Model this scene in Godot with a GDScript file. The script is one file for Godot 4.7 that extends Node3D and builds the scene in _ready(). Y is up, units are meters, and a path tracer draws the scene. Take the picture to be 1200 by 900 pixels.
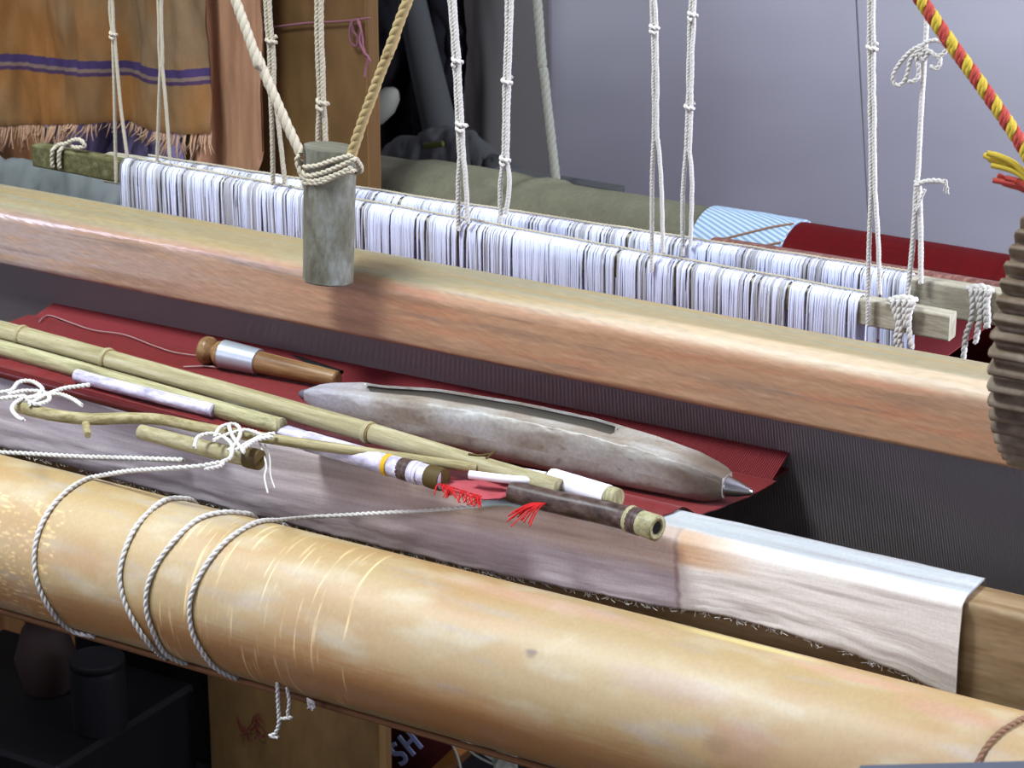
extends Node3D
# A hand loom seen from the weaver's side. X runs along the beams, Y up, Z towards the weaver; metres.

const EYE := Vector3(0.81621, 1.57082, 1.34243)
const YAW := 31.3
const PITCH := 19.8
const FOCAL := 3000.0            # in pixels of a 1200x900 frame

var N := FastNoiseLite.new()
var R := RandomNumberGenerator.new()
var M := {}
var fw: Vector3
var rt: Vector3
var upv: Vector3

# ------------------------------------------------------------------ mesh building
class MB:
	var v := PackedVector3Array()
	var n := PackedVector3Array()
	var uv := PackedVector2Array()
	var ix := PackedInt32Array()

	func grid(rows: Array, wrap := true, uvs = null, caps := true) -> void:
		var nr: int = rows.size()
		var m: int = rows[0].size()
		var mc: int = m + 1 if wrap else m
		var acc := PackedFloat32Array([0.0])
		for j in range(1, mc):
			acc.append(acc[j - 1] + (rows[nr / 2][j % m] - rows[nr / 2][j - 1]).length())
		var tot: float = maxf(acc[mc - 1], 1e-6)
		var base := v.size()
		var nn := PackedVector3Array()
		var sgn := 0.0
		for i in nr:
			var row: PackedVector3Array = rows[i]
			var cen := Vector3.ZERO
			for p in row:
				cen += p
			cen /= m
			var ra: PackedVector3Array = rows[maxi(i - 1, 0)]
			var rb: PackedVector3Array = rows[mini(i + 1, nr - 1)]
			for j in mc:
				var jj := j % m
				var a: Vector3 = rb[jj] - ra[jj]
				var jn := (jj + 1) % m if wrap else mini(jj + 1, m - 1)
				var jp := (jj + m - 1) % m if wrap else maxi(jj - 1, 0)
				var b: Vector3 = row[jn] - row[jp]
				var c := a.cross(b)
				if c.length_squared() < 1e-24:
					var other: PackedVector3Array = rows[i - 1] if i == nr - 1 else rows[i + 1]
					c = a.cross(other[jn] - other[jp])
				c = c.normalized()
				if wrap and i > 0 and i < nr - 1 or nr < 3:
					sgn += c.dot(row[jj] - cen)
				nn.append(c)
				v.append(row[jj])
				uv.append(uvs[i][jj] if uvs != null else Vector2(float(i) / (nr - 1), acc[j] / tot))
		var flip := wrap and sgn < 0.0
		for c in nn:
			n.append(-c if flip else c)
		for i in nr - 1:
			for j in mc - 1:
				var a := base + i * mc + j
				var b := a + mc
				if flip:
					ix.append_array(PackedInt32Array([a, b, a + 1, b, b + 1, a + 1]))
				else:
					ix.append_array(PackedInt32Array([a, a + 1, b, b, a + 1, b + 1]))
		if wrap and caps:
			cap(rows[0], rows[1])
			cap(rows[nr - 1], rows[nr - 2])

	func cap(row: PackedVector3Array, inner: PackedVector3Array) -> void:
		var m := row.size()
		var cen := Vector3.ZERO
		var ci := Vector3.ZERO
		for j in m:
			cen += row[j]
			ci += inner[j]
		cen /= m
		ci /= m
		var area := Vector3.ZERO
		for j in m:
			area += (row[j] - cen).cross(row[(j + 1) % m] - cen)
		if area.length_squared() < 1e-18:
			return
		var d := area.normalized()
		var s := d.dot(cen - ci) > 0.0
		if not s:
			d = -d
		var base := v.size()
		v.append(cen); n.append(d); uv.append(Vector2(0.5, 0.5))
		for j in m:
			v.append(row[j]); n.append(d)
			var a := TAU * j / m
			uv.append(Vector2(0.5 + 0.05 * cos(a), 0.5 + 0.2 * sin(a)))
		for j in m:
			var j2 := (j + 1) % m
			if s:
				ix.append_array(PackedInt32Array([base, base + 1 + j2, base + 1 + j]))
			else:
				ix.append_array(PackedInt32Array([base, base + 1 + j, base + 1 + j2]))

	func tube(path: PackedVector3Array, rad, sides := 8, squash := 1.0, turn := 0.0) -> void:
		var k := path.size()
		var rows := []
		var t0 := (path[1] - path[0]).normalized()
		var ref := Vector3.UP if absf(t0.y) < 0.9 else Vector3.RIGHT
		var nrm := (ref - t0 * ref.dot(t0)).normalized()
		for i in k:
			var t := (path[mini(i + 1, k - 1)] - path[maxi(i - 1, 0)]).normalized()
			nrm = (nrm - t * nrm.dot(t)).normalized()
			var bi := t.cross(nrm)
			var r: float = rad if rad is float else rad[i]
			var row := PackedVector3Array()
			for j in sides:
				var a := TAU * j / sides + turn
				row.append(path[i] + nrm * (cos(a) * r * squash) + bi * (sin(a) * r))
			rows.append(row)
		grid(rows)

	# a twisted cord of several strands
	func rope(path: PackedVector3Array, r: float, strands := 3, pitch := 0.012, sides := 6) -> void:
		var len := 0.0
		var acc := PackedFloat32Array([0.0])
		for i in range(1, path.size()):
			len += path[i].distance_to(path[i - 1])
			acc.append(len)
		var steps := maxi(4, int(len / pitch * 8.0))
		var nrm := Vector3.ZERO
		var cs := PackedVector3Array()
		var ns := PackedVector3Array()
		var bs := PackedVector3Array()
		var i := 0
		for s in steps + 1:
			var d := len * s / steps
			while i < path.size() - 2 and acc[i + 1] < d:
				i += 1
			var f := (d - acc[i]) / maxf(acc[i + 1] - acc[i], 1e-6)
			var t := (path[i + 1] - path[i]).normalized()
			if s == 0:
				var ref := Vector3.RIGHT if absf(t.x) < 0.9 else Vector3.UP
				nrm = ref
			nrm = (nrm - t * nrm.dot(t)).normalized()
			cs.append(path[i].lerp(path[i + 1], f))
			ns.append(nrm)
			bs.append(t.cross(nrm))
		for k in strands:
			var p := PackedVector3Array()
			for s in steps + 1:
				var a := TAU * (len * s / steps / pitch + float(k) / strands)
				p.append(cs[s] + (ns[s] * cos(a) + bs[s] * sin(a)) * r * 0.36)
			tube(p, r * 0.68, sides)

	# rod turned about the axis a -> b; prof holds (share of the length, radius)
	func lathe(a: Vector3, b: Vector3, prof: Array, sides := 20) -> void:
		var t := (b - a).normalized()
		var ref := Vector3.UP if absf(t.y) < 0.9 else Vector3.RIGHT
		var nrm := (ref - t * ref.dot(t)).normalized()
		var bi := t.cross(nrm)
		var rows := []
		for q in prof:
			var row := PackedVector3Array()
			for j in sides:
				var g := TAU * j / sides
				row.append(a.lerp(b, q[0]) + (nrm * cos(g) + bi * sin(g)) * q[1])
			rows.append(row)
		grid(rows)

	# closed sheet of cloth: f(u, w) gives its place
	func sheet(nu: int, nw: int, f: Callable, thick := 0.0012) -> void:
		var P := []
		for i in nu + 1:
			var row := PackedVector3Array()
			for j in nw + 1:
				row.append(f.call(float(i) / nu, float(j) / nw))
			P.append(row)
		var rows := []
		var uvs := []
		for i in nu + 1:
			var row := PackedVector3Array()
			var back := PackedVector3Array()
			var ur := PackedVector2Array()
			var ub := PackedVector2Array()
			for j in nw + 1:
				var a: Vector3 = P[mini(i + 1, nu)][j] - P[maxi(i - 1, 0)][j]
				var b: Vector3 = P[i][mini(j + 1, nw)] - P[i][maxi(j - 1, 0)]
				var c := a.cross(b).normalized() * thick
				row.append(P[i][j])
				ur.append(Vector2(float(i) / nu, float(j) / nw))
				back.append(P[i][j] - c)
				ub.append(Vector2(float(i) / nu, float(j) / nw))
			back.reverse()
			ub.reverse()
			row.append_array(back)
			ur.append_array(ub)
			rows.append(row)
			uvs.append(ur)
		grid(rows, true, uvs, false)

	func box(c: Vector3, s: Vector3, bev := 0.002, basis := Basis.IDENTITY) -> void:
		var rows := []
		var h := s * 0.5
		for q in [[-h.x, bev], [-h.x + bev, 0.0], [h.x - bev, 0.0], [h.x, bev]]:
			var row := PackedVector3Array()
			var y: float = h.y - q[1]
			var z: float = h.z - q[1]
			for e in [[1, 1, 0], [1, 1, 1], [-1, 1, 1], [-1, 1, 0], [-1, -1, 0], [-1, -1, 1], [1, -1, 1], [1, -1, 0]]:
				var yy: float = e[0] * (y - (bev if e[2] == 1 else 0.0))
				var zz: float = e[1] * (z - (0.0 if e[2] == 1 else bev))
				row.append(c + basis * Vector3(q[0], yy, zz))
			rows.append(row)
		grid(rows)

	func flat() -> void:      # facets instead of smooth shading, for boxes
		var v2 := PackedVector3Array()
		var n2 := PackedVector3Array()
		var u2 := PackedVector2Array()
		for k in range(0, ix.size(), 3):
			var a := v[ix[k]]
			var b := v[ix[k + 1]]
			var c := v[ix[k + 2]]
			var d := (c - a).cross(b - a).normalized()
			for q in 3:
				v2.append(v[ix[k + q]]); n2.append(d); u2.append(uv[ix[k + q]])
		v = v2; n = n2; uv = u2
		ix = PackedInt32Array(range(v.size()))

	func mesh() -> ArrayMesh:
		var a := []
		a.resize(Mesh.ARRAY_MAX)
		a[Mesh.ARRAY_VERTEX] = v
		a[Mesh.ARRAY_NORMAL] = n
		a[Mesh.ARRAY_TEX_UV] = uv
		a[Mesh.ARRAY_INDEX] = ix
		var m := ArrayMesh.new()
		m.add_surface_from_arrays(Mesh.PRIMITIVE_TRIANGLES, a)
		return m

var used := {}
func numbered(called: String) -> String:
	var k: int = used.get(called, 0)
	used[called] = k + 1
	return called if k == 0 else "%s_%03d" % [called, k]

func tag(o: Node3D, label: String, category: String, group := "") -> Node3D:
	o.set_meta("label", label)
	o.set_meta("category", category)
	if group:
		o.set_meta("group", group)
	return o

func thing(called: String, label: String, category: String, group := "", at := Vector3.ZERO) -> Node3D:
	var o := Node3D.new()
	o.name = numbered(called)
	o.position = at
	add_child(o)
	return tag(o, label, category, group)

# commits a mesh; vertices are given in the world and stored about the parent's base
func obj(called: String, mb: MB, mat: Material, parent: Node3D = null) -> MeshInstance3D:
	var o := MeshInstance3D.new()
	var off := Vector3.ZERO
	if parent == null:
		o.name = numbered(called)
		var lo := mb.v[0]
		var hi := lo
		for p in mb.v:
			lo = lo.min(p)
			hi = hi.max(p)
		off = Vector3((lo.x + hi.x) / 2, lo.y, (lo.z + hi.z) / 2)
		o.position = off
	else:
		var k := 0
		o.name = called
		while parent.has_node(NodePath(o.name)):
			k += 1
			o.name = "%s_%03d" % [called, k]
		var q: Node3D = parent
		while q != self:
			off += q.position
			q = q.get_parent()
	for k in mb.v.size():
		mb.v[k] -= off
	o.mesh = mb.mesh()
	o.material_override = mat
	(parent if parent else self).add_child(o, true)
	return o

func struct(called: String, mb: MB, mat: Material, parent: Node3D = null) -> MeshInstance3D:
	var o := obj(called, mb, mat, parent)
	if parent == null:
		o.set_meta("kind", "structure")
	return o

func stuff(called: String, mb: MB, mat: Material, parent: Node3D = null) -> MeshInstance3D:
	var o := obj(called, mb, mat, parent)
	o.set_meta("kind", "stuff")
	return o

# ------------------------------------------------------------------ places: where the sight line through a photo point meets a real plane
func sight(x: float, y: float) -> Vector3:
	return fw + rt * ((x - 600.0) / FOCAL) - upv * ((y - 450.0) / FOCAL)
func on_z(x: float, y: float, z: float) -> Vector3:
	var r := sight(x, y)
	return EYE + r * ((z - EYE.z) / r.z)
func on_y(x: float, y: float, h: float) -> Vector3:
	var r := sight(x, y)
	return EYE + r * ((h - EYE.y) / r.y)
func on_round(x: float, y: float, cy: float, cz: float, rad: float) -> Vector3:   # on a cylinder along X
	var r := sight(x, y)
	var o := Vector2(EYE.y - cy, EYE.z - cz)
	var d := Vector2(r.y, r.z)
	var b := o.dot(d) / d.dot(d)
	var disc := b * b - (o.dot(o) - rad * rad) / d.dot(d)
	var p := EYE + r * (-b - sqrt(maxf(disc, 0.0)))
	var q := Vector2(p.y - cy, p.z - cz).normalized() * rad
	return Vector3(p.x, cy + q.x, cz + q.y)
func path_z(pts: Array, z: float) -> PackedVector3Array:
	var o := PackedVector3Array()
	for p in pts:
		o.append(on_z(p[0], p[1], z + (p[2] if p.size() > 2 else 0.0)))
	return o
func path_y(pts: Array, y: float) -> PackedVector3Array:
	var o := PackedVector3Array()
	for p in pts:
		o.append(on_y(p[0], p[1], y + (p[2] if p.size() > 2 else 0.0)))
	return o
func curve(c: PackedVector3Array, k := 6) -> PackedVector3Array:      # Catmull-Rom
	var o := PackedVector3Array()
	for i in c.size() - 1:
		for s in k:
			o.append(c[i].cubic_interpolate(c[i + 1], c[maxi(i - 1, 0)], c[mini(i + 2, c.size() - 1)], float(s) / k))
	o.append(c[c.size() - 1])
	return o
func lerp_list(t: float, list: Array) -> float:       # list of [t, value]
	if t <= list[0][0]:
		return list[0][1]
	for i in list.size() - 1:
		if t <= list[i + 1][0]:
			return lerpf(list[i][1], list[i + 1][1], (t - list[i][0]) / (list[i + 1][0] - list[i][0]))
	return list[list.size() - 1][1]

# ------------------------------------------------------------------ textures and materials
func paint(w: int, h: int, f: Callable) -> ImageTexture:
	var d := PackedByteArray()
	d.resize(w * h * 3)
	var k := 0
	for y in h:
		for x in w:
			var c: Color = f.call((x + 0.5) / w, (y + 0.5) / h)
			d[k] = clampi(int(c.r * 255.0), 0, 255)
			d[k + 1] = clampi(int(c.g * 255.0), 0, 255)
			d[k + 2] = clampi(int(c.b * 255.0), 0, 255)
			k += 3
	return ImageTexture.create_from_image(Image.create_from_data(w, h, false, Image.FORMAT_RGB8, d))

func relief(w: int, h: int, f: Callable) -> ImageTexture:
	return paint(w, h, func(u: float, v: float): var g: float = f.call(u, v); return Color(g, g, g))

func nz(x: float, y: float, z := 0.0) -> float:
	return N.get_noise_3d(x, y, z)

func mat(c: Color, rough := 0.8, tex: Texture2D = null, spec := 0.35) -> StandardMaterial3D:
	var m := StandardMaterial3D.new()
	m.albedo_color = c
	m.roughness = rough
	m.metallic_specular = spec
	if tex:
		m.albedo_texture = tex
	return m

func bumped(m: StandardMaterial3D, t: Texture2D, cm: float) -> StandardMaterial3D:
	m.heightmap_enabled = true
	m.heightmap_texture = t
	m.heightmap_scale = cm
	return m

# streaky wood: a, b, c = dark, middle, light; fx, fy = stretch along and across
func wood(a: Color, b: Color, c: Color, fx: float, fy: float, sd: float, w := 512, h := 128) -> ImageTexture:
	return paint(w, h, func(u: float, v: float):
		var g := nz(u * fx, v * fy, sd) * 0.9 + nz(u * fx * 4.0, v * fy * 5.0, sd + 7.0) * 0.5
		var col := b.lerp(a, clampf(g * 1.3, 0.0, 1.0)).lerp(c, clampf(-g * 1.3, 0.0, 1.0))
		var f := 1.0 + 0.10 * nz(u * fx * 14.0, v * fy * 16.0, sd + 3.0)
		return Color(col.r * f, col.g * f, col.b * f))

func blob(x: float, y: float, cx: float, cy: float, rx: float, ry: float) -> float:
	var d := Vector2((x - cx) / rx, (y - cy) / ry).length()
	return 1.0 - smoothstep(0.35, 1.0, d + 0.25 * nz(x * 14.0, y * 3.0, 5.0))

func _ready() -> void:
	N.noise_type = FastNoiseLite.TYPE_SIMPLEX_SMOOTH
	N.frequency = 1.0
	N.fractal_octaves = 3
	N.seed = 11
	R.seed = 5
	# camera
	var cam := Camera3D.new()
	cam.name = "camera"
	cam.position = EYE
	cam.rotation = Vector3(-deg_to_rad(PITCH), deg_to_rad(YAW), 0)
	cam.fov = rad_to_deg(2.0 * atan(450.0 / FOCAL))
	cam.near = 0.05
	cam.far = 50.0
	var lens := CameraAttributesPhysical.new()
	lens.frustum_focal_length = 80.0
	lens.frustum_focus_distance = 1.9
	lens.exposure_aperture = 24.0
	lens.frustum_near = 0.05
	lens.frustum_far = 50.0
	cam.attributes = lens
	add_child(cam)
	cam.current = true
	fw = -cam.basis.z
	rt = cam.basis.x
	upv = cam.basis.y
	# sky, exposure
	var env := Environment.new()
	env.background_mode = Environment.BG_SKY
	env.sky = Sky.new()
	var sky := ProceduralSkyMaterial.new()
	sky.sky_top_color = Color(0.55, 0.68, 0.9)
	sky.sky_horizon_color = Color(0.85, 0.9, 0.97)
	sky.ground_bottom_color = Color(0.35, 0.33, 0.3)
	sky.ground_horizon_color = Color(0.7, 0.7, 0.7)
	env.sky.sky_material = sky
	env.background_energy_multiplier = 1.2
	env.tonemap_mode = Environment.TONE_MAPPER_LINEAR
	env.tonemap_exposure = 1.08
	env.sdfgi_enabled = true
	env.ssao_enabled = true
	env.ssil_enabled = true
	var we := WorldEnvironment.new()
	we.name = "world_environment"
	we.environment = env
	add_child(we)
	# daylight through the roof light and left window; front and right fills are added
	area_light("roof_daylight", Vector3(-0.72, 2.66, 0.5), Vector3(-90, 0, 0), Vector2(0.5, 0.5), Color(0.93, 0.97, 1.0), 6.4)
	area_light("added_front_fill", Vector3(-0.4, 1.7, 2.74), Vector3(0, 0, 0), Vector2(1.6, 1.3), Color(0.93, 0.95, 1.0), 1.0)  # added fill for the front faces, no known window there
	area_light("left_window_daylight", Vector3(-2.57, 1.75, 2.1), Vector3(0, -90, 0), Vector2(0.55, 0.5), Color(0.92, 0.88, 1.0), 4.0)
	area_light("added_right_fill", Vector3(1.77, 1.7, -0.75), Vector3(0, 90, 0), Vector2(0.9, 0.9), Color(0.90, 0.91, 1.0), 9.0)  # added to brighten the back wall from the right

	materials()
	room()
	loom_frame()
	beams()
	batten()
	heddles()
	back_roll()
	background()
	below()
	sticks()
	shuttle_and_pirn()
	cords()
	foreground()

func area_light(called: String, at: Vector3, deg: Vector3, size: Vector2, c: Color, e: float) -> void:
	var l := AreaLight3D.new()
	l.name = called
	l.position = at
	l.rotation_degrees = deg
	l.area_size = size
	l.light_color = c
	l.light_energy = e
	l.shadow_enabled = true
	l.set("area_range", 8.0)
	add_child(l)

func materials() -> void:
	M.white = mat(Color(0.78, 0.77, 0.73), 0.9, null, 0.2)
	M.cord = mat(Color(0.70, 0.67, 0.58), 0.9, null, 0.2)
	M.cord_grey = mat(Color(0.55, 0.56, 0.50), 0.9, null, 0.2)
	M.rope_tan = mat(Color(0.62, 0.55, 0.38), 0.9, null, 0.2)
	M.wall = mat(Color(0.74, 0.735, 0.76), 0.9, paint(256, 256, func(u: float, v: float): var g := 0.94 + 0.05 * nz(u * 9.0, v * 9.0) + 0.03 * nz(u * 60.0, v * 60.0); return Color(g, g, g)), 0.2)
	M.floor = mat(Color(0.05, 0.045, 0.045), 0.9)
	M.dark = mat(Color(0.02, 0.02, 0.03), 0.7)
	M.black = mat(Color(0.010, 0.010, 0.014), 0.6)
	M.frame = mat(Color(1, 1, 1), 0.7, wood(Color(0.30, 0.19, 0.10), Color(0.42, 0.28, 0.15), Color(0.5, 0.35, 0.2), 3.0, 9.0, 1.0, 256, 64))
	# cloth beam: worn pale wood with its own stains and painted warm bounce below
	M.roller = mat(Color(1, 1, 1), 0.56, paint(2048, 256, func(u: float, v: float):
		var x := lerpf(-1.15, 0.70, u)
		var th := v * 360.0 if v < 0.6 else v * 360.0 - 360.0          # degrees round the beam, see beams()
		var g := nz(x * 5.0, th * 0.016, 1.0)
		var h := nz(x * 13.0, th * 0.03, 2.0)
		var c := Color(0.66, 0.56, 0.365)
		c = c.lerp(Color(0.64, 0.48, 0.27), clampf(g * 0.9 + 0.10, 0.0, 0.75))
		c = c.lerp(Color(0.71, 0.66, 0.54), clampf(-h * 1.2, 0.0, 0.8))
		c = c.lerp(Color(0.62, 0.57, 0.53), clampf(nz(x * 9.0, th * 0.05, 9.0) * 1.2 - 0.2, 0.0, 0.5))
		c = c.lerp(Color(0.86, 0.82, 0.50), 0.6 * blob(x, th, 0.17, 105.0, 0.07, 9.0))
		c = c.lerp(Color(0.74, 0.54, 0.42), 0.5 * blob(x, th, 0.25, 93.0, 0.07, 10.0))
		c = c.lerp(Color(0.72, 0.54, 0.46), 0.5 * blob(x, th, 0.32, 80.0, 0.05, 12.0))
		c = c.lerp(Color(0.62, 0.45, 0.32), 0.5 * blob(x, th, 0.20, 20.0, 0.03, 22.0))
		c = c.lerp(Color(0.62, 0.5, 0.42), 0.5 * blob(x, th, 0.14, 45.0, 0.06, 14.0))
		c = c.lerp(Color(0.76, 0.6, 0.52), 0.5 * blob(x, th, 0.03, 88.0, 0.12, 12.0))
		c = c.lerp(Color(0.55, 0.43, 0.26), 0.6 * blob(x, th, 0.183, 17.0, 0.012, 10.0))
		c = c.lerp(Color(0.40, 0.32, 0.24), 0.8 * blob(x, th, 0.040, 43.0, 0.006, 4.0))
		c = c.lerp(Color(0.60, 0.36, 0.14), 0.55 * blob(x, th, -0.10, -22.0, 0.5, 34.0))  # orange brown along the lower front, partly warm bounce light painted in
		var s := nz(x * 260.0, th * 0.012, 4.0)
		if x > -0.27 and x < -0.10:
			c = c.lerp(Color(0.97, 0.86, 0.62), clampf((s - 0.32) * 2.4, 0.0, 0.7))
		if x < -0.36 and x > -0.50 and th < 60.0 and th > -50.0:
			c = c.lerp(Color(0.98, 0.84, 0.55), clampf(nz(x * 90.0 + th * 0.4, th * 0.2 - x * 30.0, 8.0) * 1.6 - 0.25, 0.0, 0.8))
		var f := 1.0 + 0.05 * nz(x * 300.0, th * 0.25, 6.0)
		return Color(c.r * f, c.g * f, c.b * f)), 0.68)
	bumped(M.roller, relief(1024, 256, func(u: float, v: float): return 0.5 + 0.25 * nz(u * 30.0, v * 12.0, 3.0) + 0.2 * nz(u * 300.0, v * 25.0, 1.0)), 0.035)
	# batten hand rail: orange brown varnished wood, olive along its top, paler at the right edge
	M.batten = mat(Color(1, 1, 1), 0.28, paint(2048, 256, func(u: float, v: float):
		var g := nz(u * 9.0, v * 11.0, 21.0)
		var h := nz(u * 26.0, v * 30.0, 22.0)
		var c := Color(0.67, 0.51, 0.37).lerp(Color(0.70, 0.47, 0.33), clampf(nz(u * 14.0, v * 12.0, 29.0) * 1.2, 0.0, 0.7)).lerp(Color(0.64, 0.60, 0.58), 0.8 * (1.0 - smoothstep(0.22, 0.52, u)))
		c = c.lerp(Color(0.55, 0.44, 0.34), clampf(g * 1.3, 0.0, 0.8))
		c = c.lerp(Color(0.70, 0.56, 0.43), clampf(-h, 0.0, 0.7))
		c = c.lerp(Color(0.45, 0.40, 0.36), clampf(nz(u * 7.0, v * 18.0, 24.0) * 1.7 - 0.45, 0.0, 0.6))
		var top := smoothstep(0.25, 0.29, v) * (1.0 - smoothstep(0.50, 0.54, v))      # the olive top
		c = c.lerp(Color(0.58, 0.51, 0.34).lerp(Color(0.53, 0.53, 0.43), clampf(0.5 + nz(u * 6.0, v * 30.0, 27.0), 0.0, 1.0)), top * 0.85)
		var rim := smoothstep(0.235, 0.26, v) * (1.0 - smoothstep(0.32, 0.36, v)) * smoothstep(0.48, 0.66, u)      # its edge, paler towards the right
		c = c.lerp(Color(0.78, 0.70, 0.58), rim * 0.8)
		var f := 1.0 + 0.07 * nz(u * 120.0, v * 60.0, 23.0)
		return Color(c.r * f, c.g * f, c.b * f)), 0.5)
	M.batten.roughness = 1.0
	M.batten.roughness_texture = relief(1024, 4, func(u: float, v: float): return lerpf(0.22, 0.50, smoothstep(0.22, 0.62, u)))      # varnish left, worn off at right
	M.batten.roughness_texture_channel = BaseMaterial3D.TEXTURE_CHANNEL_RED
	bumped(M.batten, relief(2048, 256, func(u: float, v: float): return 0.5 + 0.3 * nz(u * 150.0 + v * 40.0, v * 40.0, 3.0) + 0.2 * nz(u * 30.0, v * 30.0, 1.0)), 0.04)
	M.reed = mat(Color(0.63, 0.60, 0.59), 0.5)
	M.reed.metallic = 0.45
	M.race = mat(Color(1, 1, 1), 0.6, wood(Color(0.27, 0.28, 0.26), Color(0.34, 0.35, 0.33), Color(0.40, 0.41, 0.38), 6.0, 6.0, 4.0))
	M.red = mat(Color(1, 1, 1), 0.75, paint(512, 256, func(u: float, v: float):
		var f := 1.0 + 0.12 * nz(u * 240.0, v * 8.0, 2.0) + 0.10 * nz(u * 10.0, v * 120.0, 5.0)
		return Color(0.42 * f, 0.085 * f, 0.068 * f)), 0.25)
	M.red.rim_enabled = true
	M.red.rim = 0.25
	M.warp = mat(Color(0.48, 0.17, 0.18), 0.8)
	M.weft = mat(Color(0.60, 0.48, 0.46), 0.8)
	M.lint_red = mat(Color(0.34, 0.10, 0.09), 0.9)
	M.red_yarn = mat(Color(0.72, 0.10, 0.10), 0.8)
	M.red_roll = mat(Color(1, 1, 1), 0.75, paint(256, 128, func(u: float, v: float):
		var f := 1.0 + 0.10 * nz(u * 200.0, v * 6.0, 2.0) + 0.1 * nz(u * 5.0, v * 60.0, 5.0)
		return Color(0.34 * f, 0.030 * f, 0.036 * f)), 0.25)
	M.pale_cloth = mat(Color(1, 1, 1), 0.9, paint(2048, 256, func(u: float, v: float):
		var x := lerpf(-0.75, 0.285, u)
		var c := Color(0.62, 0.59, 0.60)                                  # grey lilac at the left
		c = c.lerp(Color(0.74, 0.65, 0.58), smoothstep(-0.35, -0.05, x))    # browner towards the middle
		c = c.lerp(Color(0.72, 0.67, 0.67), smoothstep(-0.3, 0.0, x) * smoothstep(0.55, 0.72, v + 0.04 * nz(x * 9.0, v * 4.0)))
		var edge := 0.078 + 0.010 * (v - 0.5) + 0.0015 * nz(v * 9.0, 1.0)
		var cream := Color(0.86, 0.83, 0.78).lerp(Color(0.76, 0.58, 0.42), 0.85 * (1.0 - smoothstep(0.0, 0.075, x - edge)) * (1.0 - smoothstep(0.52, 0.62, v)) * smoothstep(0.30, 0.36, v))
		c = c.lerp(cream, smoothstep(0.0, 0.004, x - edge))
		if v < 0.36:
			c = c.lerp(Color(0.66, 0.68, 0.67), smoothstep(0.36, 0.30, v) * smoothstep(-0.25, 0.0, x))   # pale grey top
		c = c.lerp(Color(0.40, 0.27, 0.21), 0.3 * (1.0 - smoothstep(0.0, 0.003, absf(x - edge))) * smoothstep(0.3, 0.4, v))
		var s := nz(x * 5.0, v * 9.0 + x * 2.0, 31.0)
		c = c.lerp(Color(0.92, 0.89, 0.86), clampf(s * 0.45, 0.0, 0.25)).lerp(Color(0.45, 0.38, 0.36), clampf(-s * 0.5 - 0.05, 0.0, 0.25))
		var f := 1.0 + 0.04 * nz(x * 500.0, v * 20.0, 2.0) + 0.04 * nz(x * 20.0, v * 200.0, 3.0)
		return Color(c.r * f, c.g * f, c.b * f)), 0.2)
	bumped(M.pale_cloth, relief(1024, 256, func(u: float, v: float): return 0.5 + 0.3 * nz(u * 14.0, v * 14.0 + u * 5.0, 3.0) + 0.12 * nz(u * 300.0, v * 60.0, 1.0)), 0.05)
	M.bare_wood = mat(Color(1, 1, 1), 0.6, wood(Color(0.44, 0.35, 0.23), Color(0.53, 0.44, 0.31), Color(0.61, 0.53, 0.40), 10.0, 14.0, 8.0))
	M.bar = mat(Color(1, 1, 1), 0.75, wood(Color(0.50, 0.47, 0.38), Color(0.62, 0.60, 0.51), Color(0.72, 0.70, 0.62), 12.0, 8.0, 9.0))
	M.bar_green = mat(Color(1, 1, 1), 0.75, wood(Color(0.24, 0.24, 0.13), Color(0.34, 0.33, 0.20), Color(0.45, 0.45, 0.32), 12.0, 8.0, 15.0))
	M.heddle = mat(Color(0.84, 0.86, 0.93), 0.85, null, 0.25)
	M.heddle_old = mat(Color(0.66, 0.66, 0.67), 0.85, null, 0.25)
	M.bamboo = mat(Color(1, 1, 1), 0.45, wood(Color(0.51, 0.47, 0.33), Color(0.60, 0.57, 0.42), Color(0.69, 0.66, 0.54), 6.0, 7.0, 12.0))
	M.bamboo_old = mat(Color(1, 1, 1), 0.5, wood(Color(0.44, 0.42, 0.30), Color(0.62, 0.60, 0.44), Color(0.72, 0.70, 0.56), 6.0, 8.0, 13.0))
	M.node = mat(Color(0.50, 0.42, 0.25), 0.6)
	M.twig = mat(Color(1, 1, 1), 0.6, wood(Color(0.42, 0.38, 0.22), Color(0.58, 0.54, 0.38), Color(0.68, 0.64, 0.49), 14.0, 6.0, 14.0))
	M.maroon = mat(Color(0.30, 0.06, 0.06), 0.35)
	M.lilac = mat(Color(1, 1, 1), 0.35, wood(Color(0.56, 0.54, 0.60), Color(0.74, 0.72, 0.78), Color(0.90, 0.89, 0.93), 5.0, 4.0, 16.0, 256, 64))
	M.dark_bamboo = mat(Color(1, 1, 1), 0.4, wood(Color(0.15, 0.11, 0.09), Color(0.30, 0.23, 0.20), Color(0.42, 0.38, 0.36), 5.0, 4.0, 17.0, 256, 64))
	M.olive = mat(Color(0.30, 0.24, 0.10), 0.6)
	M.yellow = mat(Color(0.80, 0.62, 0.10), 0.6)
	M.tape = mat(Color(0.92, 0.90, 0.90), 0.5)
	M.hole = mat(Color(0.03, 0.02, 0.015), 0.9)
	M.pink_cloth = mat(Color(0.66, 0.30, 0.32), 0.85)
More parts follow.
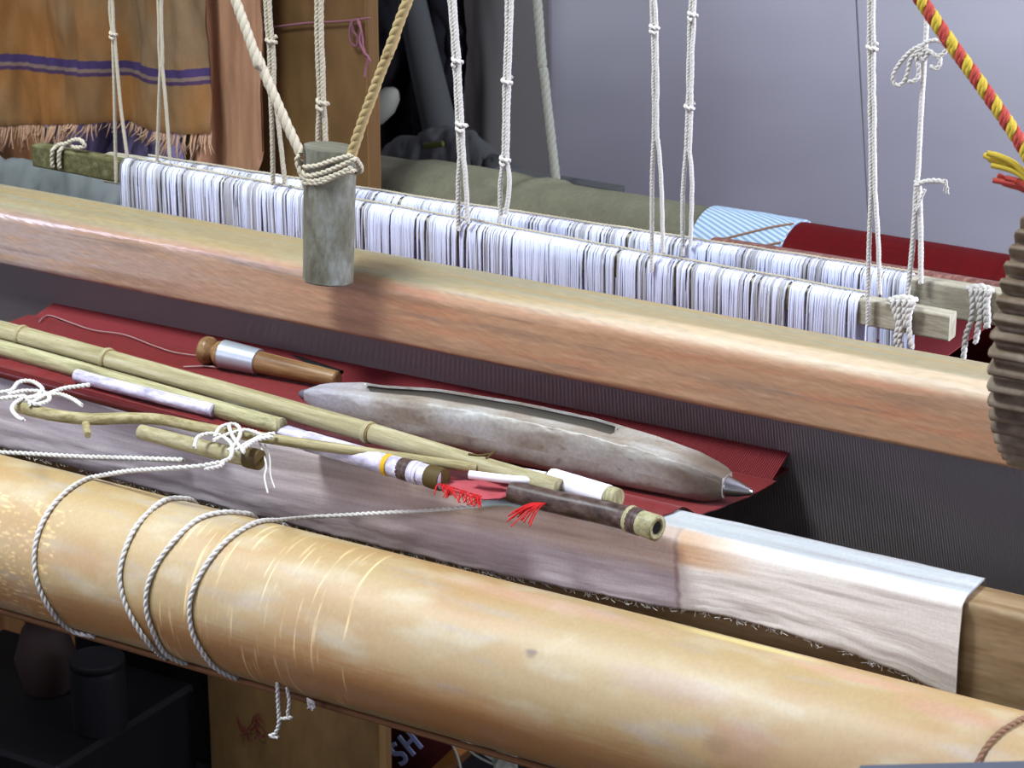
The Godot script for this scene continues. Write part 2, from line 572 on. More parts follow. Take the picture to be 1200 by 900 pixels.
	M.shuttle = mat(Color(1, 1, 1), 0.4, paint(512, 256, func(u: float, v: float):
		var g := nz(u * 6.0, v * 5.0, 41.0)
		var h := nz(u * 20.0, v * 14.0, 42.0)
		var c := Color(0.58, 0.56, 0.51)
		c = c.lerp(Color(0.46, 0.41, 0.34), clampf(g * 1.1, 0.0, 0.8)).lerp(Color(0.66, 0.66, 0.64), clampf(-g * 1.2, 0.0, 0.8))
		c = c.lerp(Color(0.34, 0.29, 0.23), clampf(h * 1.4 - 0.5, 0.0, 0.45))
		c = c.lerp(Color(0.30, 0.25, 0.2), 0.7 * smoothstep(0.86, 0.97, u))
		c = c.lerp(Color(0.62, 0.62, 0.66), 0.7 * (1.0 - smoothstep(0.03, 0.25, u)))
		var f := 1.0 + 0.1 * nz(u * 90.0, v * 40.0, 43.0)
		return Color(c.r * f, c.g * f, c.b * f)), 0.5)
	M.shuttle_shade = mat(Color(0.30, 0.27, 0.23), 0.7)
	M.steel = mat(Color(0.75, 0.75, 0.74), 0.25)
	M.steel.metallic = 1.0
	M.pirn = mat(Color(1, 1, 1), 0.35, wood(Color(0.36, 0.25, 0.14), Color(0.50, 0.38, 0.24), Color(0.62, 0.51, 0.36), 4.0, 5.0, 18.0, 256, 64))
	M.silver = mat(Color(0.74, 0.78, 0.80), 0.32, null, 0.7)
	M.silver.metallic = 0.6
	M.block = mat(Color(1, 1, 1), 0.65, wood(Color(0.32, 0.31, 0.25), Color(0.42, 0.42, 0.36), Color(0.54, 0.56, 0.53), 2.0, 4.0, 19.0, 256, 128))
	M.wrap_green = mat(Color(1, 1, 1), 0.9, paint(256, 128, func(u: float, v: float):
		var f := 1.0 + 0.12 * nz(u * 8.0, v * 6.0, 2.0) + 0.08 * nz(u * 120.0, v * 60.0, 5.0)
		return Color(0.42 * f, 0.42 * f, 0.34 * f)), 0.2)
	M.wrap_blue = mat(Color(1, 1, 1), 0.85, paint(128, 512, func(u: float, v: float):
		var s := sin((v * 64.0 + u * 8.0) * TAU)
		return Color(0.50, 0.63, 0.71) if s > -0.1 else Color(0.74, 0.81, 0.84)), 0.2)
	M.lath = mat(Color(1, 1, 1), 0.7, wood(Color(0.36, 0.22, 0.19), Color(0.45, 0.30, 0.26), Color(0.62, 0.48, 0.42), 40.0, 3.0, 20.0))
	M.towel = mat(Color(1, 1, 1), 0.95, paint(256, 1024, func(u: float, v: float):
		var f := 1.0 + 0.14 * nz(u * 5.0, v * 5.0, 2.0) + 0.05 * nz(u * 140.0, v * 90.0, 5.0)
		var c := Color(0.51, 0.35, 0.19).lerp(Color(0.47, 0.39, 0.29), clampf(nz(u * 3.0, v * 4.0, 8.0) + 0.55 * u, 0.0, 0.9))
		c = Color(c.r * f, c.g * f, c.b * f)
		# a woven border of one broad and one narrow violet stripe
		var y := v - (0.893 + 0.008 * u - 0.006 * cos(u * 5.0))
		if y > 0.0 and y < 0.0125:
			c = Color(0.25, 0.20, 0.33)
		elif y > 0.0 and y < 0.0185:
			c = Color(0.45, 0.38, 0.34)
		elif y > 0.0 and y < 0.0245:
			c = Color(0.27, 0.2, 0.29)
		return c), 0.2)
	M.shawl = mat(Color(1, 1, 1), 0.95, paint(256, 256, func(u: float, v: float):
		var f := 1.0 + 0.14 * nz(u * 4.0, v * 4.0, 12.0) + 0.05 * nz(u * 90.0, v * 90.0, 5.0)
		return Color(0.66 * f, 0.50 * f, 0.38 * f)), 0.2)
	M.fringe = mat(Color(0.74, 0.60, 0.48), 0.95)
	M.board = mat(Color(1, 1, 1), 0.75, wood(Color(0.32, 0.23, 0.11), Color(0.40, 0.30, 0.16), Color(0.46, 0.36, 0.21), 4.0, 10.0, 25.0, 256, 256))
	M.grey_bundle = mat(Color(0.38, 0.40, 0.39), 0.95)
	M.lilac_bundle = mat(Color(0.46, 0.43, 0.54), 0.95)
	M.navy = mat(Color(0.035, 0.035, 0.06), 0.8)
	M.wire = mat(Color(0.36, 0.35, 0.37), 0.6)
	M.drape = mat(Color(0.36, 0.35, 0.33), 0.95)
	M.slate = mat(Color(0.26, 0.27, 0.26), 0.9)
	M.pink_yarn = mat(Color(0.50, 0.33, 0.36), 0.9)
	M.yellow_yarn = mat(Color(0.76, 0.66, 0.22), 0.8)
	M.yarn_red = mat(Color(0.68, 0.27, 0.22), 0.8)
	M.wheel = mat(Color(1, 1, 1), 0.6, wood(Color(0.28, 0.23, 0.17), Color(0.42, 0.36, 0.28), Color(0.54, 0.50, 0.43), 3.0, 60.0, 33.0, 128, 512))
	M.brown_string = mat(Color(0.52, 0.40, 0.30), 0.8)
	M.carton_red = mat(Color(0.25, 0.05, 0.04), 0.7)
	M.letter = mat(Color(0.62, 0.66, 0.80), 0.7)
	M.carton_edge = mat(Color(0.42, 0.26, 0.08), 0.8)
	M.clay = mat(Color(0.13, 0.08, 0.06), 0.7)
	M.blue_cloth = mat(Color(0.30, 0.32, 0.36), 0.9)
	M.glass = mat(Color(0.9, 0.95, 1.0, 0.05), 0.02)
	M.glass.transparency = BaseMaterial3D.TRANSPARENCY_ALPHA

# ------------------------------------------------------------------ room
func slab(lo: Vector3, hi: Vector3, bev := 0.0) -> MB:
	var b := MB.new()
	b.box((lo + hi) / 2, hi - lo, maxf(bev, 0.0005))
	b.flat()
	return b

# a wall or ceiling with one opening: four slabs round it. c0, c1: corners of the slab; o: the opening [lo, hi] on its two long axes
func pierced(c0: Vector3, c1: Vector3, o: Array) -> MB:
	var b := MB.new()
	var thin := (c1 - c0).min_axis_index()
	var i := 1 if thin == 0 else 0
	var j := 1 if thin == 2 else 2
	for q in [[c0[i], o[0][0], c0[j], c1[j]], [o[1][0], c1[i], c0[j], c1[j]], [o[0][0], o[1][0], c0[j], o[0][1]], [o[0][0], o[1][0], o[1][1], c1[j]]]:
		var lo := c0
		var hi := c1
		lo[i] = q[0]; hi[i] = q[1]; lo[j] = q[2]; hi[j] = q[3]
		b.box((lo + hi) / 2, hi - lo, 0.0005)
	b.flat()
	return b

func room() -> void:
	struct("floor", slab(Vector3(-2.7, -0.1, -1.8), Vector3(1.9, 0, 2.9)), M.floor)
	struct("wall_back", slab(Vector3(-2.7, 0, -1.8), Vector3(1.9, 2.7, -1.7)), M.wall)
	struct("wall_left", pierced(Vector3(-2.7, 0, -1.7), Vector3(-2.6, 2.7, 2.8), [[1.45, 1.78], [2.05, 2.42]]), M.wall)
	struct("wall_right", pierced(Vector3(1.8, 0, -1.7), Vector3(1.9, 2.7, 2.8), [[1.2, -1.25], [2.2, -0.25]]), M.wall)
	struct("wall_front", pierced(Vector3(-2.7, 0, 2.8), Vector3(1.9, 2.7, 2.9), [[-1.25, 1.0], [0.45, 2.4]]), M.wall)
	struct("ceiling", pierced(Vector3(-2.7, 2.7, -1.8), Vector3(1.9, 2.8, 2.9), [[-1.02, 0.2], [-0.42, 0.8]]), M.wall)
	for w in [["added_window_1", Vector3(-0.4, 1.7, 2.85), Vector3(1.7, 1.4, 0.004)], ["window_2", Vector3(-0.72, 2.75, 0.5), Vector3(0.6, 0.004, 0.6)], ["window_3", Vector3(-2.65, 1.75, 2.1), Vector3(0.004, 0.6, 0.64)], ["added_window_4", Vector3(1.85, 1.7, -0.75), Vector3(0.004, 1.0, 1.0)]]:  # front and right panes belong to windows added for fill light
		var g := MB.new()
		g.box(w[1], w[2], 0.0005)
		g.flat()
		struct(w[0], g, M.glass)

func loom_frame() -> void:
	var t := thing("loom_frame", "brown timber frame of the hand loom, its posts carrying all the beams", "loom", "", Vector3(-0.2, 0, -0.35))
	for x in [-1.21, 0.78]:
		for z in [-0.05, -0.82]:
			obj("post", slab(Vector3(x - 0.045, 0, z - 0.045), Vector3(x + 0.045, 1.82, z + 0.045), 0.004), M.frame, t)
		obj("side_rail", slab(Vector3(x - 0.03, 1.74, -0.775), Vector3(x + 0.03, 1.80, -0.095), 0.003), M.frame, t)
		obj("side_rail", slab(Vector3(x - 0.03, 0.32, -0.775), Vector3(x + 0.03, 0.40, -0.095), 0.003), M.frame, t)
	for q in [[1.74, -0.40, 0.018], [1.74, -0.24, 0.018], [1.60, -0.66, 0.014], [1.74, -0.82, 0.02]]:
		obj("crossbar", slab(Vector3(-1.18, q[0], q[1] - q[2]), Vector3(0.75, q[0] + 0.04, q[1] + q[2]), 0.003), M.frame, t)

# ------------------------------------------------------------------ beams
func ext(prof: Array, x0: float, x1: float, nx: int, wob := 0.0, sd := 0.0) -> MB:      # profile of (z, y) drawn along X
	var rows := []
	for i in nx + 1:
		var x := lerpf(x0, x1, float(i) / nx)
		var row := PackedVector3Array()
		for k in prof.size():
			var p: Vector2 = prof[k]
			row.append(Vector3(x, p.y + wob * nz(x * 4.0, k * 0.7, sd), p.x + wob * nz(x * 4.0, k * 0.7 + 50.0, sd)))
		rows.append(row)
	var b := MB.new()
	b.grid(rows)
	return b

# rounded rectangle, from the back bottom up the front: bottom-front, front-top, top-back radii
func rounded(z0: float, z1: float, y0: float, y1: float, r: Array) -> Array:
	var o := []
	var cs := [[z1 - r[0], y0 + r[0], -90.0, r[0]], [z1 - r[1], y1 - r[1], 0.0, r[1]], [z0 + r[2], y1 - r[2], 90.0, r[2]], [z0 + r[3], y0 + r[3], 180.0, r[3]]]
	for c in cs:
		for k in 6:
			var a := deg_to_rad(c[2] + 90.0 * k / 5.0)
			o.append(Vector2(c[0] + c[3] * cos(a), c[1] + c[3] * sin(a)))
	# supports keep the flats flat
	var out := []
	for k in o.size():
		var p: Vector2 = o[k]
		var q: Vector2 = o[(k + 1) % o.size()]
		out.append(p)
		if p.distance_to(q) > 0.008:
			var d := (q - p).normalized() * 0.0015
			out.append(p + d)
			out.append((p + q) / 2)
			out.append(q - d)
	return out

const RC := Vector2(0.0, 0.80)      # axis of the cloth beam (z, y)
const RR := 0.0564

func beams() -> void:
	# cloth beam: texture angle 0 = towards the weaver, 90 = up
	var rows := []
	for i in 121:
		var x := lerpf(-1.15, 0.70, i / 120.0)
		var row := PackedVector3Array()
		for k in 64:
			var a := TAU * k / 64.0
			var r := RR + 0.0007 * nz(x * 3.0, cos(a) * 1.5, sin(a) * 1.5)
			row.append(Vector3(x, RC.y + r * sin(a), RC.x + r * cos(a)))
		rows.append(row)
	var b := MB.new()
	b.grid(rows)
	tag(obj("cloth_beam", b, M.roller), "thick round cloth beam of pale yellow wood in the foreground, with white cord wound on it", "beam")
	b = MB.new()
	var rp := PackedVector3Array()
	for i in 31:
		var p := on_round(lerpf(-900, 1500, i / 30.0), 0.0, 0, 0, 0)     # only spreads the samples along X
		var x := lerpf(-1.1, 0.68, i / 30.0)
		rp.append(Vector3(x, RC.y - 0.0523 + 0.0003 * nz(x * 6.0, 1.0), RC.x + 0.0275 + 0.0003 * nz(x * 6.0, 5.0)) + p * 0.0)
	b.tube(rp, 0.0024, 8)
	tag(obj("tie_rod", b, M.frame), "thin brown rod tied along the underside of the round cloth beam", "rod")

	# breast beam behind it, bare at its right end
	var prof := rounded(-0.127, -0.094, 0.795, 0.880, [0.003, 0.004, 0.004, 0.003])
	tag(obj("breast_beam", ext(prof, -1.17, 0.735, 60, 0.0004), M.bare_wood), "square tan wooden beam behind the round beam, bare at its right end", "beam")

	# cloth laid over the breast beam: over the back edge, the top and down the front to a frayed hem
	var hem := [[-0.75, 0.826], [-0.56, 0.826], [-0.436, 0.822], [-0.30, 0.820], [-0.10, 0.821], [0.0, 0.825], [0.06, 0.828], [0.115, 0.833], [0.16, 0.833], [0.21, 0.829], [0.25, 0.823], [0.272, 0.815], [0.285, 0.811]]
	var fold := func(u: float, w: float) -> Vector3:
		var x := lerpf(-0.75, 0.2845, u)
		var lo: float = lerp_list(x, hem) + 0.0008 * nz(x * 90.0, 3.0)
		# path in (z, y): up from behind, across the top, down the front
		var p: Vector2
		if w < 0.12:
			p = Vector2(-0.1295, lerpf(0.858, 0.8805, w / 0.12))
		elif w < 0.36:
			p = Vector2(lerpf(-0.1275, -0.0945, (w - 0.12) / 0.24), 0.8825)
		else:
			var f := (w - 0.36) / 0.64
			p = Vector2(-0.0905 + 0.0015 * sin(f * PI), lerpf(0.879, lo, f))
			p.x += (0.0025 * nz(x * 6.0, f * 2.0, 2.0) + 0.0008 * nz(x * 20.0, f * 6.0, 3.0) + 0.003) * f * (1.0 - smoothstep(0.22, 0.28, x) * 0.7)
		p.y += 0.0008 * nz(x * 12.0, w * 4.0, 7.0)
		return Vector3(x, p.y, p.x)
	var c := MB.new()
	c.sheet(400, 50, fold, 0.0014)
	var t := thing("beam_cloth", "worn cloth wrapped over the square beam, brown and grey left, cream right, hem frayed", "cloth", "", Vector3(-0.24, 0.817, -0.095))
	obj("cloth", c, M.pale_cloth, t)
	var fr := MB.new()
	for i in 420:
		var x := R.randf_range(-0.7, 0.284)
		var u := (x + 0.75) / 1.0345
		var p: Vector3 = fold.call(u, 1.0)
		var l := R.randf_range(0.001, 0.0045)
		fr.tube(PackedVector3Array([p + Vector3(0, 0.001, 0), p + Vector3(R.randf_range(-0.002, 0.002), -l * 0.6, 0.0006), p + Vector3(R.randf_range(-0.004, 0.004), -l, R.randf_range(-0.001, 0.002))]), 0.0003, 3)
	stuff("frayed_hem", fr, M.white, t)

	# the red cloth being woven, from the fell at the reed forward over the breast beam on the left
	var w := func(u: float, q: float) -> Vector3:
		var fell := -0.2475 + 0.0125 * u
		var x := lerpf(-0.642, lerpf(0.082, 0.055, smoothstep(0.0, 1.0, q)), u) + 0.002 * nz(q * 6.0, u * 2.0)
		var z := lerpf(fell, -0.089, q)
		var y := 0.8725 + 0.0018 * nz(x * 8.0, z * 30.0, 4.0) * q + 0.0125 * smoothstep(-0.150, -0.128, z)
		if z > -0.128:
			y += 0.0015 * nz(x * 30.0, z * 60.0, 9.0)
		return Vector3(x, y, z)
	var rc := MB.new()
	rc.sheet(120, 40, w, 0.0008)
	tag(obj("woven_cloth", rc, M.red), "red cloth being woven on the loom, under the shuttle and the sticks", "cloth")
	# weft thread lying along the fell to the pirn
	var wt := MB.new()
	wt.tube(curve(path_y([[46, 377], [52, 371], [60, 370], [80, 377], [110, 387], [145, 392], [180, 405], [205, 413], [234, 417]], 0.8755)), 0.0006, 5)
	tag(obj("weft_thread", wt, M.weft), "fine pale weft thread running from the cloth edge to the silver-wound pirn", "thread")

func batten() -> void:
	var t := thing("batten", "swinging batten with an orange brown hand rail across the picture and a dark reed below", "batten", "", Vector3(-0.2, 0.80, -0.27))
	var prof := rounded(-0.296, -0.245, 0.9142, 0.9690, [0.005, 0.013, 0.006, 0.004])
	for k in prof.size():                                   # the top falls a little towards the weaver
		var p: Vector2 = prof[k]
		if p.y > 0.95:
			prof[k] = Vector2(p.x, p.y + (-0.245 - p.x) * 0.06)
	obj("hand_rail", ext(prof, -1.12, 0.70, 160, 0.0007, 2.0), M.batten, t)
	# reed: a dark wire for every gap
	var wire := BoxMesh.new()
	wire.size = Vector3(0.00031, 0.122, 0.003)
	var mm := MultiMesh.new()
	mm.transform_format = MultiMesh.TRANSFORM_3D
	mm.mesh = wire
	mm.instance_count = 1750
	for i in 1750:
		mm.set_instance_transform(i, Transform3D(Basis.IDENTITY, Vector3(-1.05 + i * 0.00098, 0.857, -0.268) - t.position))
	var reed := MultiMeshInstance3D.new()
	reed.name = "reed_wires"
	reed.multimesh = mm
	reed.material_override = M.reed
	reed.set_meta("kind", "stuff")
	t.add_child(reed)
	obj("race_board", ext(rounded(-0.300, -0.272, 0.72, 0.869, [0.003, 0.003, 0.003, 0.003]), -1.12, 0.70, 20, 0.0004, 6.0), M.race, t)
	for x in [-1.08, 0.66]:
		obj("sword", slab(Vector3(x - 0.025, 0.76, -0.305), Vector3(x + 0.025, 1.76, -0.297), 0.002), M.frame, t)
	# warp threads from the reed back to the heddles and the warp roll
	var wp := MB.new()
	for layer in 2:
		for i in 420:
			var s := i / 419.0
			var a := Vector3(lerpf(-0.635, 0.078, s), 0.8725, -0.2475 + 0.0125 * s)
			var m := Vector3(lerpf(-0.60, 0.07, s), 0.926 if layer == 0 else 0.862, -0.39)
			var e := Vector3(lerpf(-0.565, 0.06, s), 0.868 - 0.016 * layer, -0.76)
			wp.tube(PackedVector3Array([a, m, e]), 0.00095, 4)
	var ws := stuff("warp_threads", wp, M.warp)
	tag(ws, "red warp threads running back from the dark reed under the heddles", "warp")

# ------------------------------------------------------------------ heddle shafts
func heddle_shaft(label: String, a: Vector3, b: Vector3, ta: float, tb: float, h: float, green: bool, sd: int) -> void:
	var mid := (a + b) / 2
	var t := thing("heddle_shaft", label, "heddle shaft", "heddle shafts of the loom", Vector3(mid.x, a.y - 0.16, mid.z))
	var d := (b - a)
	var rr := RandomNumberGenerator.new()
	rr.seed = sd
	var bar := func(off: float, hh: float, depth: float, m: Material, s0: float, s1: float, nm: String) -> void:
		var prof := rounded(-depth, 0.0, -hh, 0.0, [0.002, 0.002, 0.002, 0.002])
		var rows := []
		for i in 31:
			var p := a + d * lerpf(s0, s1, i / 30.0) + Vector3(0, off, 0)
			var row := PackedVector3Array()
			for q in prof:
				row.append(p + Vector3(0, q.y + 0.0006 * nz(p.x * 9.0, q.x * 90.0, sd), q.x))
			rows.append(row)
		var mb := MB.new()
		mb.grid(rows)
		obj(nm, mb, m, t)
	if green:
		bar.call(0.0, h, 0.014, M.bar_green, 0.0, ta + 0.02, "bar_end")
		bar.call(0.0, h, 0.014, M.bar, ta + 0.02, 1.0, "bar")
	else:
		bar.call(0.0, h, 0.014, M.bar, 0.0, 1.0, "bar")
	bar.call(-0.15, h * 0.8, 0.012, M.bar, 0.02, 1.0, "lower_bar")
	# cotton eyes looped over the bar, hanging close together
	var n := 640
	for set in 2:
		var mb := MB.new()
		var gap := 0.0
		for i in n:
			if rr.randf() < 0.02:
				gap = rr.randf_range(0.0006, 0.0016)
			var old: bool = nz(i * 0.05, sd, 3.0) + rr.randf_range(-0.55, 0.55) > lerpf(0.05, 0.35, smoothstep(0.0, 0.4, float(i) / n))
			if old != (set == 1):
				rr.randf()
				continue
			var s := lerpf(ta, tb, (i + rr.randf_range(-0.35, 0.35)) / n)
			var p := a + d * s
			var r := rr.randf_range(0.0006, 0.0011)
			var sl := rr.randf_range(-0.0015, 0.0015)
			var q := PackedVector3Array([p + Vector3(0, -0.10, -0.0165), p + Vector3(0, -0.004, -0.0162), p + Vector3(0, 0.0014, -0.009), p + Vector3(0, 0.0016, -0.003), p + Vector3(0, -0.002, 0.0016), p + Vector3(sl * 0.4, -0.012, 0.0026), p + Vector3(sl, -0.045, 0.0022), p + Vector3(sl, -0.085, 0.0), p + Vector3(sl * 0.5, -0.15, 0.001)])
			mb.tube(q, r, 5)
		stuff("heddle_threads", mb, M.heddle if set == 0 else M.heddle_old, t)
	# cord lying along the top of the shaft
	var cp := PackedVector3Array()
	for i in 60:
		var s := lerpf(ta, tb + 0.004, i / 59.0)
		cp.append(a + d * s + Vector3(0, 0.0036 + 0.0004 * nz(s * 30.0, sd), -0.0075 + 0.002 * nz(s * 14.0, sd, 4.0)))
	var cm := MB.new()
	cm.rope(cp, 0.0011, 2, 0.008, 5)
	obj("ridge_cord", cm, M.cord, t)

func heddles() -> void:
	heddle_shaft("front heddle shaft with white cotton threads, its green-grey bar end showing at the far left", on_z(37, 170, -0.37), on_z(1113, 370, -0.37), 0.118, 0.918, 0.0205, true, 3)
	heddle_shaft("rear heddle shaft with white cotton threads, just behind and above the front one", on_z(120, 181, -0.43), on_z(1174, 343, -0.43), 0.055, 0.915, 0.027, false, 8)
	# ties at the bar ends
	tuft("white cotton tie knotted over the right end of the front heddle bar", [[1042, 352], [1074, 352]], [[[1046, 352], [1049, 366], [1053, 380], [1050, 396], [1052, 410]], [[1053, 352], [1054, 372], [1056, 388], [1054, 398], [1057, 409]], [[1060, 352], [1060, 370], [1062, 383]], [[1067, 353], [1064, 368], [1066, 392], [1069, 408]], [[1071, 353], [1066, 366], [1065, 380]]], -0.366)
	tuft("white cotton tie knotted over the right end of the rear heddle bar", [[1134, 339], [1164, 341]], [[[1138, 340], [1140, 356], [1138, 376], [1132, 393], [1129, 420]], [[1144, 339], [1147, 356], [1149, 372], [1145, 385]], [[1150, 339], [1149, 362], [1147, 380], [1143, 402]], [[1156, 340], [1155, 360], [1156, 384]], [[1161, 341], [1157, 352], [1158, 372], [1157, 384]]], -0.426)
	var b := MB.new()
	for q in [[[62, 176], [61, 186], [62, 196]], [[70, 177], [69, 186], [70, 197]]]:
		var p := path_z(q, -0.3665)
		b.rope(curve(PackedVector3Array([p[0] + Vector3(0, 0.002, -0.006), p[0], p[1], p[2]]), 4), 0.0022, 2, 0.009)
	b.rope(curve(path_z([[62, 176], [68, 170], [78, 168], [86, 164], [94, 164], [99, 170], [94, 173], [84, 172]], -0.372), 5), 0.0022, 2, 0.009)
	tag(obj("tie_string", b, M.cord), "white string looped over the green-grey left end of the front heddle bar", "string")

func tuft(label: String, top: Array, strands: Array, z: float) -> void:
	var b := MB.new()
	b.rope(curve(PackedVector3Array([on_z(top[0][0], top[0][1], z - 0.004), on_z((top[0][0] + top[1][0]) / 2.0, top[0][1] - 3, z - 0.004), on_z(top[1][0], top[1][1], z - 0.004)]), 6), 0.003, 2, 0.012)
	for s in strands:
		b.rope(curve(path_z(s, z + 0.002), 5), 0.0024, 2, 0.010)
	tag(obj("cotton_tie", b, M.white), label, "string", "cotton ties on the heddle bars")

# ------------------------------------------------------------------ back of the loom
func back_roll() -> void:
	var cy := 0.838
	var cz := -0.80
	var t := thing("warp_roll", "long roll at the loom's back, wrapped grey-green at left and red at right", "roll", "", Vector3(-0.2, cy - 0.055, cz))
	var tube_of := func(x0: float, x1: float, r: Callable, n: int) -> MB:
		var rows := []
		for i in n + 1:
			var x := lerpf(x0, x1, float(i) / n)
			var row := PackedVector3Array()
			for k in 40:
				var a := TAU * k / 40.0
				var rr: float = r.call(x, a)
				row.append(Vector3(x, cy + rr * sin(a), cz + rr * cos(a)))
			rows.append(row)
		var b := MB.new()
		b.grid(rows)
		return b
	obj("red_cloth", tube_of.call(-0.265, 0.70, func(x: float, a: float): return 0.052 + 0.0008 * nz(x * 6.0, cos(a), sin(a)), 60), M.red_roll, t)
	# grey-green wrapping with a lapped fold
	obj("grey_green_wrap", tube_of.call(-0.75, -0.255, func(x: float, a: float):
		var g := 0.049 + 0.0015 * nz(x * 9.0, cos(a) * 1.2, sin(a) * 1.2)
		g += 0.005 * (1.0 - smoothstep(-0.50, -0.475, x + 0.03 * cos(a))) * smoothstep(-0.62, -0.585, x + 0.02 * cos(a))
		g += 0.0035 * (1.0 - smoothstep(0.0, 0.012, absf(x + 0.455 + 0.035 * cos(a))))
		return g + (0.0035 if x > -0.47 else 0.002), 110), M.wrap_green, t)
	obj("blue_striped_wrap", tube_of.call(-0.262, -0.168, func(x: float, a: float): return 0.0545 + 0.0006 * nz(x * 20.0, a * 2.0), 12), M.wrap_blue, t)
	var s := MB.new()
	s.tube(curve(PackedVector3Array([on_round(848, 280, cy, cz, 0.0555), on_round(880, 272, cy, cz, 0.0555), on_round(905, 266, cy, cz, 0.0555), on_round(930, 262, cy, cz, 0.0555)]), 4), 0.0011, 5)
	s.tube(curve(PackedVector3Array([on_round(850, 294, cy, cz, 0.0555), on_round(885, 290, cy, cz, 0.0555), on_round(915, 284, cy, cz, 0.0555)]), 4), 0.0011, 5)
	obj("binding_cord", s, M.brown_string, t)
	# reddish lath lying behind the rear heddle bar
	var l := MB.new()
	var a := on_z(835, 281, -0.475)
	var e := on_z(1300, 355, -0.475)
	var rows := []
	for i in 21:
		var p := a.lerp(e, i / 20.0)
		var row := PackedVector3Array()
		for q in [[-0.010, 0.000], [-0.002, 0.0016], [0.002, 0.0016], [0.012, -0.004], [0.012, -0.010], [-0.010, -0.008]]:
			row.append(p + Vector3(0, q[1], q[0]))
		rows.append(row)
	l.grid(rows)
	tag(obj("lath", l, M.lath), "narrow reddish brown lath in front of the red roll, behind the rear heddle bar", "lath")

